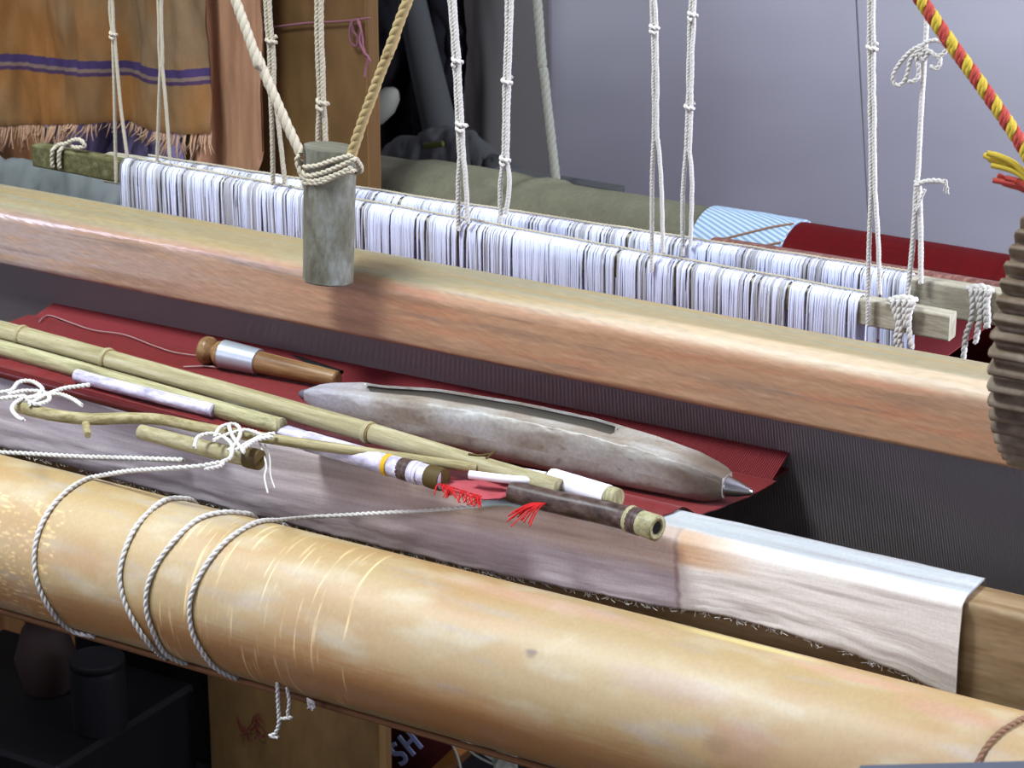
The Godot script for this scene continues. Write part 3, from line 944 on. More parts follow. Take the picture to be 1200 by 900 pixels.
# ------------------------------------------------------------------ things behind the loom
func background() -> void:
	# upright board
	var b := slab(Vector3(-0.828, 0, -0.722), Vector3(-0.592, 1.70, -0.70), 0.002)
	tag(obj("upright_board", b, M.board), "tall orange brown upright board behind the loom, beside the hanging towels", "board")
	# towel with violet stripes
	var z0 := -0.65
	var ta := on_z(-25, -10, z0)
	var tb := on_z(236, -10, z0)
	var tw := thing("towel", "tan orange towel with violet border stripes and fringe, hanging at the far left", "towel", "", Vector3((ta.x + tb.x) / 2, 0.9, z0))
	var low := [[0.0, 0.905], [0.25, 0.912], [0.4, 0.922], [0.62, 0.930], [0.82, 0.930], [0.9, 0.931], [1.0, 0.932]]
	var hang := func(u: float, w: float) -> Vector3:
		var x := lerpf(ta.x, tb.x, u)
		var lo: float = lerp_list(u, low)
		var f := smoothstep(0.0, 0.6, w)
		return Vector3(x + 0.004 * nz(u * 4.0, w * 2.0), lerpf(1.60, lo, w), z0 + f * (0.009 * sin(u * 15.0 + 1.5 * w) + 0.008 * nz(u * 7.0, w * 3.0, 3.0)) + 0.004 * nz(u * 14.0, w * 9.0, 6.0))
	var c := MB.new()
	c.sheet(90, 90, hang, 0.0018)
	obj("cloth", c, M.towel, tw)
	var fr := MB.new()
	for i in 300:
		var u := R.randf()
		if u > 0.45 and u < 0.82 and R.randf() < 0.6:
			continue
		var p: Vector3 = hang.call(u, 1.0)
		var l := R.randf_range(0.015, 0.034) * (0.55 if u > 0.4 and u < 0.85 else 1.0)
		var dx := R.randf_range(-0.016, 0.004)
		fr.tube(PackedVector3Array([p + Vector3(0, 0.002, -0.001), p + Vector3(dx * 0.3, -l * 0.5, 0.002), p + Vector3(dx, -l, R.randf_range(-0.003, 0.005))]), PackedFloat32Array([0.0009, 0.0008, 0.0004]), 4)
	stuff("fringe", fr, M.fringe, tw)
	# second cloth with long soft folds
	var sa := on_z(222, -10, -0.672)
	var sb := on_z(318, -10, -0.672)
	c = MB.new()
	c.sheet(50, 60, func(u: float, w: float) -> Vector3:
		var x := lerpf(sa.x, sb.x, u) - 0.012 * w * w * u
		var lo := lerpf(0.862, 0.858, u) + 0.06 * pow(maxf(u - 0.55, 0.0) / 0.45, 2.0)
		var fold := 0.018 * exp(-pow((u - 0.13 - 0.05 * w) * 16.0, 2.0)) - 0.010 * exp(-pow((u - 0.26 - 0.02 * w) * 9.0, 2.0))
		return Vector3(x, lerpf(1.60, lo, w), -0.672 + fold + 0.006 * sin(u * 7.0 + 0.6) * (0.4 + 0.6 * w) + 0.005 * nz(u * 6.0, w * 5.0, 2.0)), 0.0018)
	tag(obj("shawl", c, M.shawl), "plain peach cloth hanging in soft folds between the striped towel and the upright board", "cloth")
	# thread pinned across the board with a hanging bow
	var th := MB.new()
	th.tube(curve(path_z([[318, 32], [360, 27], [400, 25], [434, 21]], -0.695), 5), 0.0011, 5)
	th.tube(curve(path_z([[413, 24], [410, 36], [412, 50], [418, 54], [419, 44], [414, 36], [413, 26], [420, 24], [424, 40], [426, 56], [430, 68], [432, 72], [429, 78], [427, 90]], -0.694), 5), 0.0014, 5)
	th.tube(curve(path_z([[419, 25], [423, 36], [421, 48], [427, 62], [431, 66], [434, 72]], -0.692), 5), 0.0013, 5)
	tag(obj("pink_thread", th, M.pink_yarn), "pink thread stretched across the orange brown board with a loose bow hanging", "thread")
	# soft bundles behind the bar end
	bundle("grey cloth bundle behind the left end of the front heddle bar", [[20, 216, 0.058, 0.024], [-40, 205, 0.055, 0.04], [95, 224, 0.06, 0.024]], -0.56, M.grey_bundle, 3)
	bundle("lilac grey cloth bag glimpsed below the fringe of the striped towel", [[105, 165, 0.034, 0.05], [172, 175, 0.036, 0.055], [140, 235, 0.05, 0.045]], -0.78, M.lilac_bundle, 5)
	# black jacket, its folds catching blue light
	var ja := on_z(418, -10, -1.42)
	var jb := on_z(528, -10, -1.42)
	c = MB.new()
	c.sheet(50, 60, func(u: float, w: float) -> Vector3:
		var x := lerpf(ja.x, jb.x, u) + 0.03 * w * (u - 0.4)
		var lo := 0.60
		return Vector3(x, lerpf(1.35, lo, w), -1.42 + 0.018 * sin(u * 16.0 + 3.0 * w) + 0.03 * nz(u * 4.0, w * 7.0, 4.0)), 0.004)
	tag(obj("jacket", c, M.navy), "black jacket hanging in the dark corner right of the orange brown board", "jacket")
	var wp := MB.new()
	wp.lathe(on_z(428, 147, -1.33), on_z(464, 105, -1.33), [[0.0, 0.002], [0.08, 0.010], [0.3, 0.016], [0.6, 0.018], [0.85, 0.013], [0.97, 0.006], [1.0, 0.001]], 18)
	tag(obj("packet", wp, M.cord_grey), "small white rounded packet against the black jacket", "packet")
	# dark drape against the wall
	var da := on_z(500, -10, -1.60)
	var db := on_z(596, -10, -1.60)
	c = MB.new()
	c.sheet(40, 30, func(u: float, w: float) -> Vector3:
		return Vector3(lerpf(da.x, db.x, u) + 0.012 * w * u, lerpf(1.5, 0.45, w), -1.60 - 0.09 * pow(u, 6.0) + 0.010 * sin(u * 9.0 + w) + 0.006 * nz(u * 3.0, w * 4.0)), 0.003)
	tag(obj("drape", c, M.drape), "dark grey drape hanging against the pale wall, right of the leaning pole", "drape")
	var lp := MB.new()
	lp.tube(PackedVector3Array([on_z(478, -20, -1.36), on_z(497, 70, -1.36), on_z(522, 178, -1.36)]), PackedFloat32Array([0.018, 0.021, 0.024]), 8)
	tag(obj("leaning_pole", lp, M.slate), "dark grey pole leaning in the corner beside the black jacket", "pole")
	bundle("dark grey cloth heap behind the warp roll, below the black jacket", [[490, 200, 0.05, 0.045], [530, 195, 0.06, 0.05], [572, 212, 0.05, 0.035]], -1.15, M.slate, 9)
	var yp := MB.new()
	yp.box(on_z(508, 170, -1.085), Vector3(0.028, 0.007, 0.006), 0.001, Basis(Vector3(0, 0, 1), 0.25))
	tag(obj("yellow_tag", yp, mat(Color(0.27, 0.29, 0.11), 0.8)), "small yellow-green tag on the dark grey cloth heap", "tag")
	var sl := MB.new()
	sl.box((on_z(580, 206, -0.853) + on_z(727, 226, -0.853)) / 2, Vector3(0.15, 0.014, 0.02), 0.001)
	tag(obj("dark_slat", sl, M.slate), "short dark slat lying against the back of the grey-green warp roll", "slat")

func bundle(label: String, lumps: Array, z: float, m: Material, sd: int) -> void:
	# lumps melt into one skin: a heap of cloth
	var b := MB.new()
	var cs := []
	var lo := Vector3(9, 9, 9)
	var hi := -lo
	for q in lumps:
		var p := on_z(q[0], q[1], z)
		cs.append([p, q[2], q[3]])
		lo = lo.min(p - Vector3(q[2], 0.3, 0))
		hi = hi.max(p + Vector3(q[2], q[3], 0))
	b.sheet(60, 30, func(u: float, w: float) -> Vector3:
		var x := lerpf(lo.x, hi.x, u)
		var top := lo.y + 0.02
		for q in cs:
			var dx: float = (x - q[0].x) / q[1]
			if absf(dx) < 1.0:
				top = maxf(top, q[0].y + q[2] * sqrt(1.0 - dx * dx) * 0.9)
		var a := PI * w
		var y := lerpf(lo.y, top, sin(a))
		return Vector3(x, y + 0.006 * nz(x * 30.0, w * 6.0, sd), z - 0.07 * cos(a) * (0.7 + 0.3 * nz(x * 20.0, w * 4.0, sd + 3.0)) + 0.01 * nz(x * 40.0, y * 40.0, sd)), 0.004)
	tag(obj("cloth_bundle", b, m), label, "cloth", "cloth heaps behind the loom")

# ------------------------------------------------------------------ below the loom
func below() -> void:
	tag(obj("dark_filler", slab(Vector3(-1.55, 0.0, -1.35), Vector3(-0.86, 0.70, -0.95), 0.008), M.black), "large black box added to darken the space under the loom at lower left", "dark_filler")  # added black box, put in for the deep shade under the loom
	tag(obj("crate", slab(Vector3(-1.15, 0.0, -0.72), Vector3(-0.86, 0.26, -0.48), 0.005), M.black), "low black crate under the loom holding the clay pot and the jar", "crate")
	var p := on_z(58, 830, -0.62)
	var b := MB.new()
	b.lathe(Vector3(p.x, 0.26, p.z), Vector3(p.x, 0.36, p.z), [[0.0, 0.02], [0.02, 0.026], [0.4, 0.036], [0.75, 0.026], [0.85, 0.020], [0.95, 0.024], [1.0, 0.024], [1.0, 0.018], [0.9, 0.015]], 20)
	tag(obj("clay_pot", b, M.clay), "small brown clay pot standing on the black crate in the dark", "pot")
	p = on_z(118, 850, -0.58)
	b = MB.new()
	b.lathe(Vector3(p.x, 0.26, p.z), Vector3(p.x, 0.345, p.z), [[0.0, 0.025], [0.02, 0.03], [0.8, 0.03], [0.86, 0.026], [0.9, 0.026], [0.9, 0.031], [0.99, 0.031], [1.0, 0.029]], 20)
	tag(obj("jar", b, M.dark), "squat black lidded jar standing on the black crate beside the clay pot", "jar")
	# red printed carton, tilted, half hidden by the upright board
	var ang := deg_to_rad(49.0)
	var bs := Basis(Vector3(0, 0, 1), ang)
	var z := -0.78
	var c := on_z(455, 895, z)
	var t := thing("carton", "dark red carton with pale blue capital letters, tilted beside the upright board under the loom", "carton", "", c)
	b = MB.new()
	b.box(c + bs * Vector3(0, -0.002, -0.05), Vector3(0.22, 0.080, 0.10), 0.001, bs)
	b.flat()
	obj("body", b, M.carton_red, t)
	b = MB.new()
	b.box(c + bs * Vector3(0, -0.0435, -0.045), Vector3(0.20, 0.012, 0.11), 0.001, bs)
	b.flat()
	obj("edge", b, M.carton_edge, t)
	var tm := TextMesh.new()
	var sf := SystemFont.new()
	sf.font_names = PackedStringArray(["Droid Sans"])
	sf.font_weight = 700
	tm.font = sf
	tm.text = "SH"
	tm.font_size = 32
	tm.pixel_size = 0.0012
	tm.depth = 0.001
	var li := MeshInstance3D.new()
	li.name = "lettering"
	li.mesh = tm
	li.material_override = M.letter
	li.transform = Transform3D(bs, on_z(475, 876, z + 0.001) - c)
	t.add_child(li, true)
	# strings hanging behind
	var s := MB.new()
	for q in [[[528, 868], [536, 885], [541, 905]], [[540, 866], [556, 884], [585, 898], [610, 902]], [[545, 868], [562, 880], [580, 892]]]:
		s.tube(curve(path_z(q, -0.5), 4), 0.0012, 5)
	tag(obj("loose_strings", s, M.cord_grey), "loose grey strings hanging under the middle of the cloth beam", "string")
	s = MB.new()
	s.sheet(10, 10, func(u: float, w: float): var q := on_z(lerpf(578, 606, u), lerpf(880, 935, w), -0.5); return q + Vector3(0, 0, 0.008 * nz(u * 4.0, w * 3.0)), 0.002)
	tag(obj("rag", s, M.cord_grey), "pale rag hanging under the cloth beam right of the red carton", "rag")
	# white threads hanging from the rod
	s = MB.new()
	s.rope(curve(path_z([[325, 800], [326, 825], [327, 848], [322, 860], [316, 862], [326, 864]], 0.045), 5), 0.0016, 2, 0.008)
	s.rope(curve(path_z([[336, 806], [339, 822], [337, 838], [342, 841], [328, 842]], 0.045), 5), 0.0014, 2, 0.008)
	tag(obj("thread_ends", s, M.white), "knotted white thread ends hanging below the cloth beam near the upright board", "thread")
	s = MB.new()
	for i in 14:
		var a := on_z(365, 826, 0.04)
		s.tube(curve(PackedVector3Array([on_z(360, 818, 0.04), a + Vector3(R.randf_range(-0.004, 0.004), R.randf_range(-0.003, 0.003), 0), a + Vector3(R.randf_range(-0.005, 0.005), R.randf_range(-0.004, 0.003), 0.002)]), 3), 0.0006, 4)
	tag(obj("lint_tuft", s, M.white), "small tuft of white lint under the cloth beam right of the hanging thread ends", "lint")
	s = MB.new()
	for i in 16:
		var a := on_z(R.randf_range(284, 312), R.randf_range(838, 872), -0.697)
		s.tube(curve(PackedVector3Array([a, a + Vector3(R.randf_range(-0.008, 0.008), R.randf_range(-0.012, 0.012), 0.001), a + Vector3(R.randf_range(-0.012, 0.012), R.randf_range(-0.012, 0.012), 0)]), 3), 0.0006, 4)
	tag(obj("red_lint", s, M.lint_red), "tangle of red lint caught on the lower part of the upright board", "lint")

# ------------------------------------------------------------------ sticks on the cloth
func stick(called: String, label: String, pts: Array, y: float, r: float, m: Material, r1 := -1.0, squash := 1.0) -> Node3D:
	var p := curve(path_y(pts, y), 8)
	var t := thing(called, label, "stick", "", Vector3(p[p.size() / 2].x, y - r, p[p.size() / 2].z))
	var rad := PackedFloat32Array()
	for i in p.size():
		rad.append(lerpf(r, r1 if r1 > 0 else r, float(i) / (p.size() - 1)) * (1.0 + 0.03 * nz(i * 0.3, r * 1000.0)))
	var b := MB.new()
	b.tube(p, rad, 14, squash)
	obj("shaft", b, m, t)
	return t

func ring(called: String, parent: Node3D, at: Vector3, dir: Vector3, r: float, l: float, m: Material) -> void:
	var b := MB.new()
	b.lathe(at - dir * l / 2, at + dir * l / 2, [[0.0, r * 0.97], [0.2, r], [0.8, r], [1.0, r * 0.97]], 16)
	obj(called, b, m, parent)

func sticks() -> void:
	var t: Node3D
	var b: MB
	# the long bamboo
	t = stick("bamboo_stick", "longest pale bamboo stick, topmost of the bundle, from the left edge to the shuttle's middle", [[-60, 373], [25, 394], [125, 421], [280, 464], [430, 506], [560, 545], [655, 572]], 0.899, 0.0088, M.bamboo, 0.0068)
	for q in [[26, 394], [126, 421], [432, 507]]:
		var p := on_y(q[0], q[1], 0.899)
		var d := (on_y(q[0] + 10, q[1] + 2.8, 0.899) - p).normalized()
		ring("node_ring", t, p, d, 0.0094 if q[0] < 400 else 0.0086, 0.004, M.bamboo)
		ring("node_scar", t, p + d * 0.003, d, 0.0089 if q[0] < 400 else 0.0080, 0.0012, M.node)
	b = MB.new()
	b.tube(path_y([[549, 532], [562, 534], [575, 532]], 0.9065), 0.0009, 5)
	b.tube(path_y([[570, 537], [580, 528]], 0.9065), 0.0008, 5)
	obj("splinter", b, M.olive, t)
	stick("split_bamboo", "grey-green old bamboo stick lying directly below the longest bamboo at left", [[-60, 392], [60, 424], [180, 458], [300, 492], [330, 500]], 0.8915, 0.0068, M.bamboo_old)
	stick("maroon_stick", "dark maroon stick between the twig and the white painted stick at left", [[-60, 420], [60, 452], [160, 479], [245, 502]], 0.8885, 0.0045, M.maroon)
	t = stick("painted_stick", "short white painted stick in the middle of the bundle with a cut right end", [[90, 440], [130, 451], [190, 466], [250, 481]], 0.8925, 0.0052, M.lilac)
	t = stick("flat_lath", "flat pale lilac lath under the bamboo, leading towards the rod with a yellow band", [[258, 478], [330, 503], [400, 524], [470, 546]], 0.8885, 0.0085, M.lilac, 0.007, 0.35)
	# the twig
	t = stick("twig", "thin crooked olive twig lying on top of the bundle, its tip taped white", [[22, 477], [60, 486], [105, 491], [150, 490], [190, 492], [240, 502], [330, 516], [450, 533], [560, 549]], 0.899, 0.0048, M.twig, 0.0036)
	b = MB.new()
	b.tube(path_y([[100, 492], [101, 500], [103, 510]], 0.896), PackedFloat32Array([0.0036, 0.003, 0.0026]), 8)
	obj("side_stub", b, M.twig, t)
	for q in [[[554, 543], [600, 551], [640, 558]], [[550, 556], [600, 562], [648, 564]]]:
		b = MB.new()
		b.tube(curve(path_y(q, 0.9005), 5), 0.0031, 10)
		obj("tape", b, M.tape, t)
	# rod with yellow band
	t = stick("banded_rod", "short shiny grey rod with a yellow band and an olive end, under the twig", [[360, 517], [420, 534], [470, 549], [520, 562]], 0.894, 0.0075, M.lilac, 0.0078)
	var p := on_y(455, 545, 0.894)
	var d := (on_y(520, 562, 0.894) - on_y(420, 534, 0.894)).normalized()
	ring("yellow_band", t, p, d, 0.0081, 0.004, M.yellow)
	ring("dark_band", t, on_y(478, 551, 0.894), d, 0.0082, 0.012, M.dark_bamboo)
	ring("pale_band", t, on_y(488, 554, 0.894), d, 0.0084, 0.008, M.lilac)
	ring("end_cap", t, on_y(511, 560, 0.894), d, 0.0084, 0.013, M.olive)
	# cut branch tied with string
	t = stick("cut_branch", "pale cut branch with a brown end, tied round with loops of white string", [[165, 506], [215, 519], [260, 530], [303, 539]], 0.892, 0.0055, M.bamboo, 0.0066)
	ring("cut_end", t, on_y(297, 537.5, 0.892), (on_y(303, 539, 0.892) - on_y(260, 530, 0.892)).normalized(), 0.0077, 0.012, M.olive)
	# hollow dark bamboo
	t = stick("hollow_bamboo", "dark hollow bamboo piece, its open end facing right, at the bundle's right end", [[600, 576], [650, 588], [710, 601], [740, 609]], 0.892, 0.0080, M.dark_bamboo, 0.0085)
	var h0 := on_y(738, 608, 0.892)
	var h1 := on_y(770, 619, 0.892)
	b = MB.new()
	b.lathe(h0, h1, [[0.0, 0.0075], [0.0, 0.0098], [0.12, 0.0092], [0.5, 0.0088], [1.0, 0.0092], [1.0, 0.0048], [0.5, 0.0045]], 18)
	obj("open_end", b, M.bamboo_old, t)
	b = MB.new()
	b.lathe(h0.lerp(h1, 0.75), h0.lerp(h1, 0.98), [[0.0, 0.0046], [1.0, 0.0046]], 14)
	obj("hollow", b, M.hole, t)
	ring("dark_skin", t, h0.lerp(h1, 0.25), (h1 - h0).normalized(), 0.0094, 0.009, M.dark_bamboo)
	# white wrapped end piece
	t = stick("taped_stick", "stick end thickly wrapped in white tape, beside the hollow bamboo", [[646, 562], [680, 572], [713, 582]], 0.898, 0.0082, M.tape)
	ring("wood_end", t, on_y(718, 583.5, 0.898), (on_y(713, 582, 0.898) - on_y(646, 562, 0.898)).normalized(), 0.0078, 0.009, M.bamboo_old)
	# red scrap and threads
	b = MB.new()
	b.sheet(24, 10, func(u: float, w: float): var q := on_y(lerpf(515, 660, u) + 10.0 * w, lerpf(563, 566, u) + 22.0 * w * sin(PI * minf(u * 1.2 + 0.15, 1.0)), 0.8895); return q + Vector3(0, 0.002 * nz(u * 6.0, w * 4.0), 0), 0.001)
	var scr := thing("cloth_scrap", "scrap of pinkish red cloth tucked under the taped stick ends", "cloth", "", on_y(585, 570, 0.8885))
	obj("cloth", b, M.pink_cloth, scr)
	b = MB.new()
	for i in 34:
		var u := R.randf()
		var q := on_y(lerpf(520, 565, u), lerpf(568, 582, u), 0.893)
		b.tube(curve(PackedVector3Array([q, q + Vector3(R.randf_range(-0.002, 0.008), 0.002, 0.006), q + Vector3(R.randf_range(0.0, 0.014), -0.002, R.randf_range(0.008, 0.016))]), 3), 0.0005, 4)
	stuff("red_fringe", b, M.red_yarn, scr)
	b = MB.new()
	for i in 22:
		var q := on_y(637 + R.randf_range(-3, 3), 590, 0.893)
		var e := on_y(R.randf_range(594, 622), R.randf_range(600, 618), 0.889)
		b.tube(curve(PackedVector3Array([q, q.lerp(e, 0.5) + Vector3(0, 0.003, 0), e]), 3), 0.0006, 4)
	tag(obj("red_threads", b, M.red_yarn), "bunch of loose bright red thread ends hanging below the pale blue knot", "thread")
	# stray fibres
	b = MB.new()
	b.tube(curve(path_y([[303, 516], [308, 530], [312, 546], [310, 560], [314, 578]], 0.893), 5), 0.0007, 5)
	b.tube(curve(path_y([[310, 520], [316, 536], [317, 556], [322, 572]], 0.893), 5), 0.0005, 5)
	tag(obj("stray_fibre", b, M.white), "stray white fibre hanging over the cloth just right of the cut branch", "thread")

	# strings about the sticks
	b = MB.new()
	for q in [
		[[228, 524], [232, 512], [248, 508], [262, 512], [272, 522], [270, 536], [262, 540]],
		[[252, 512], [258, 501], [275, 497], [282, 506], [276, 520], [268, 528]],
		[[268, 498], [272, 510], [280, 522], [286, 530]],
		[[250, 516], [270, 508], [290, 504], [310, 511], [318, 512], [300, 516], [285, 526]],
		[[276, 528], [292, 518], [310, 510], [322, 508]],
		[[262, 540], [258, 546], [240, 550]]]:
		b.rope(curve(path_y(q, 0.9055), 5), 0.0016, 2, 0.007, 5)
	tag(obj("string_knot", b, M.white), "loose white string loops knotted round the cut branch and the twig", "string")
	b = MB.new()
	for q in [
		[[-10, 460], [12, 458], [22, 448], [38, 447], [50, 456], [42, 464], [24, 468], [14, 478], [20, 488], [28, 492]],
		[[10, 462], [30, 458], [52, 460], [58, 468], [44, 474], [34, 470]],
		[[30, 468], [55, 462], [75, 455], [105, 451]],
		[[34, 474], [52, 464], [70, 462], [86, 468], [96, 475]],
		[[-10, 468], [10, 466], [30, 464]]]:
		b.rope(curve(path_y(q, 0.9055), 5), 0.0018, 2, 0.007, 5)
	tag(obj("string_knot", b, M.white), "loose white string loops knotted round the left end of the twig", "string")

func shuttle_and_pirn() -> void:
	var A := on_y(360, 463, 0.890)
	var B := on_y(852, 569.5, 0.8865)
	var ax := (B - A).normalized()
	var side := ax.cross(Vector3.UP).normalized()            # towards the weaver
	var t := thing("shuttle", "boat-shaped grey wooden shuttle with a steel tip, lying on the red cloth", "shuttle", "", Vector3((A.x + B.x) / 2, 0.8735, (A.z + B.z) / 2))
	var wid := [[0.0, 0.0050], [0.02, 0.0085], [0.05, 0.0115], [0.12, 0.0155], [0.3, 0.0192], [0.5, 0.0203], [0.68, 0.0200], [0.82, 0.0180], [0.92, 0.0157], [0.965, 0.0135], [0.99, 0.0108], [1.0, 0.0086]]
	var rows := []
	var n := 90
	for i in n + 1:
		var s := float(i) / n
		var c := A.lerp(B, s)
		var w: float = lerp_list(s, wid)
		var h := w * 0.95
		c.y = maxf(c.y, 0.8735 + h)
		var row := PackedVector3Array()
		for k in 84:
			var a := TAU * k / 84.0
			var cx := cos(a)
			var cy := sin(a)
			var zz := w * signf(cx) * pow(absf(cx), 0.62)
			var yy := h * (minf(1.0, 1.18 * pow(cy, 0.45)) if cy > 0.0 else -pow(-cy, 0.62))
			# the hollow for the pirn
			if cy > 0.3 and absf(zz + w * 0.37) < w * 0.41 and s > 0.12 and s < 0.75:
				yy -= 0.011 * smoothstep(0.12, 0.16, s) * (1.0 - smoothstep(0.71, 0.75, s))
			var nn := 0.0006 * nz(s * 14.0, cx * 2.0, cy * 2.0)
			row.append(c + side * (zz + nn) + Vector3(0, yy + nn, 0))
		rows.append(row)
	var b := MB.new()
	b.grid(rows)
	obj("body", b, M.shuttle, t)
	# darker skin in the hollow, its shade put into the colour
	var shade_rows := []
	for i in 41:
		var sl := lerpf(0.135, 0.735, i / 40.0)
		var cl := A.lerp(B, sl)
		var wl: float = lerp_list(sl, wid)
		cl.y = maxf(cl.y, 0.8735 + wl * 0.95) + wl * 0.95 - 0.0006
		shade_rows.append(PackedVector3Array([cl + side * (-wl * 0.76) + Vector3(0, -0.0012, 0), cl + side * (-wl * 0.75) + Vector3(0, -0.0095, 0), cl + side * (wl * 0.0) + Vector3(0, -0.0095, 0), cl + side * (wl * 0.01) + Vector3(0, -0.0012, 0), cl + side * (-wl * 0.03) + Vector3(0, -0.0085, 0), cl + side * (-wl * 0.73) + Vector3(0, -0.0085, 0)]))
	b = MB.new()
	b.grid(shade_rows)
	obj("hollow", b, M.shuttle_shade, t)
	b = MB.new()
	b.lathe(B - ax * 0.002, on_y(883, 577.5, 0.8835), [[0.0, 0.0074], [0.08, 0.0078], [0.5, 0.0056], [0.85, 0.0030], [0.95, 0.002], [1.0, 0.0003]], 20)
	obj("steel_tip", b, M.steel, t)
	b = MB.new()
	var A2 := A
	b.lathe(A2 + ax * 0.003, A2 - ax * 0.008, [[0.0, 0.0058], [0.5, 0.0045], [0.85, 0.0025], [1.0, 0.0008]], 14)
	obj("worn_tip", b, mat(Color(0.36, 0.36, 0.38), 0.4), t)
	b = MB.new()
	var hp := on_y(690, 505, 0.897)
	b.lathe(hp + side * 0.0 , hp + side * 0.002, [[0.0, 0.0016], [1.0, 0.0015]], 10)

	# pirn: wooden quill with a silver winding
	var p0 := on_y(238, 411, 0.885)
	var p1 := on_y(396, 441, 0.885)
	var d := (p1 - p0).normalized()
	p0.y = 0.886
	p1.y = 0.882
	var L := p0.distance_to(p1)
	var pt := thing("pirn", "wooden pirn wound with silvery thread, lying on red cloth beside the shuttle's left tip", "pirn", "", Vector3((p0.x + p1.x) / 2, 0.8735, (p0.z + p1.z) / 2))
	b = MB.new()
	b.lathe(p0, p1, [[0.0, 0.003], [0.0, 0.0105], [0.02, 0.0118], [0.05, 0.0118], [0.07, 0.0105], [0.085, 0.007], [0.10, 0.0068], [0.115, 0.010], [0.16, 0.0108], [0.2, 0.0100], [0.4, 0.0092], [0.7, 0.0082], [0.98, 0.0072], [1.0, 0.006], [1.0, 0.002]], 24)
	obj("quill", b, M.pirn, pt)
	b = MB.new()
	var rows2 := []
	var wp := PackedVector3Array()
	var wr := PackedFloat32Array()
	for i in 60:
		var s := lerpf(0.155, 0.42, i / 59.0)
		wp.append(p0.lerp(p1, s))
		wr.append(0.0115 - 0.0012 * i / 59.0 + (0.0006 if i % 2 == 0 else 0.0))
	b.tube(wp, wr, 24)
	obj("silver_winding", b, M.silver, pt)
	b = MB.new()
	b.tube(curve(PackedVector3Array([on_y(258, 395, 0.8775), on_y(320, 412, 0.8775), on_y(400, 438, 0.8775)]), 4), 0.0032, 8)
	tag(obj("black_rod", b, M.black), "thin black rod lying behind the silver-wound pirn", "rod")
	b = MB.new()
	b.tube(path_y([[215, 430], [240, 429], [262, 431]], 0.8752), 0.0008, 5)
	tag(obj("loose_thread", b, M.weft), "short pale thread lying on the red cloth below the pirn's head", "thread")

# ------------------------------------------------------------------ cords
# pts: the single or double cord from above; split: where it parts into two; the top goes on up to the crossbar
func cord(label: String, pts: Array, split: Array, z: float, zb: float, r: float, knots: Array, m: Material, double := true) -> void:
	var b := MB.new()
	var p := path_z(pts, z)
	var dir := (p[0] - p[1]).normalized()
	var top := p[0] + Vector3(dir.x * 0.3, 1.0, 0) * (1.739 - p[0].y)
	top.z = zb
	var c := PackedVector3Array([top])
	c.append_array(p)
	var above := PackedVector3Array([c[0], c[1]])
	b.tube(above, r * (1.0 if not double else 1.6), 8)
	c = curve(p, 8)
	if double:
		var c1 := PackedVector3Array()
		var c2 := PackedVector3Array()
		for i in c.size():
			var o := rt * (r * 0.95 + 0.0006 * nz(c[i].y * 30.0, z * 50.0)) + Vector3(0, 0, 0.001)
			c1.append(c[i] + o)
			c2.append(c[i] - o)
		b.rope(c1, r, 3, r * 4.2, 5)
		b.rope(c2, r, 3, r * 4.2, 5)
	else:
		b.rope(c, r, 3, r * 5.0, 6)
	for s in split:
		b.rope(curve(path_z(s, z), 6), r, 3, r * 4.2, 5)
	for k in knots:
		var at := on_z(k[0], k[1], z)
		var h := PackedVector3Array()
		var kr := r * (1.75 if double else 1.2)
		for i in 15:
			var a: float = TAU * i / 10.0 + k[0]
			h.append(at + Vector3(cos(a) * kr, (i - 7) * r * 0.22, sin(a) * kr))
		b.rope(h, r * 0.9, 2, r * 4.0, 5)
	tag(obj("hanging_rope", b, m), label, "rope", "ropes hanging from the loom frame")

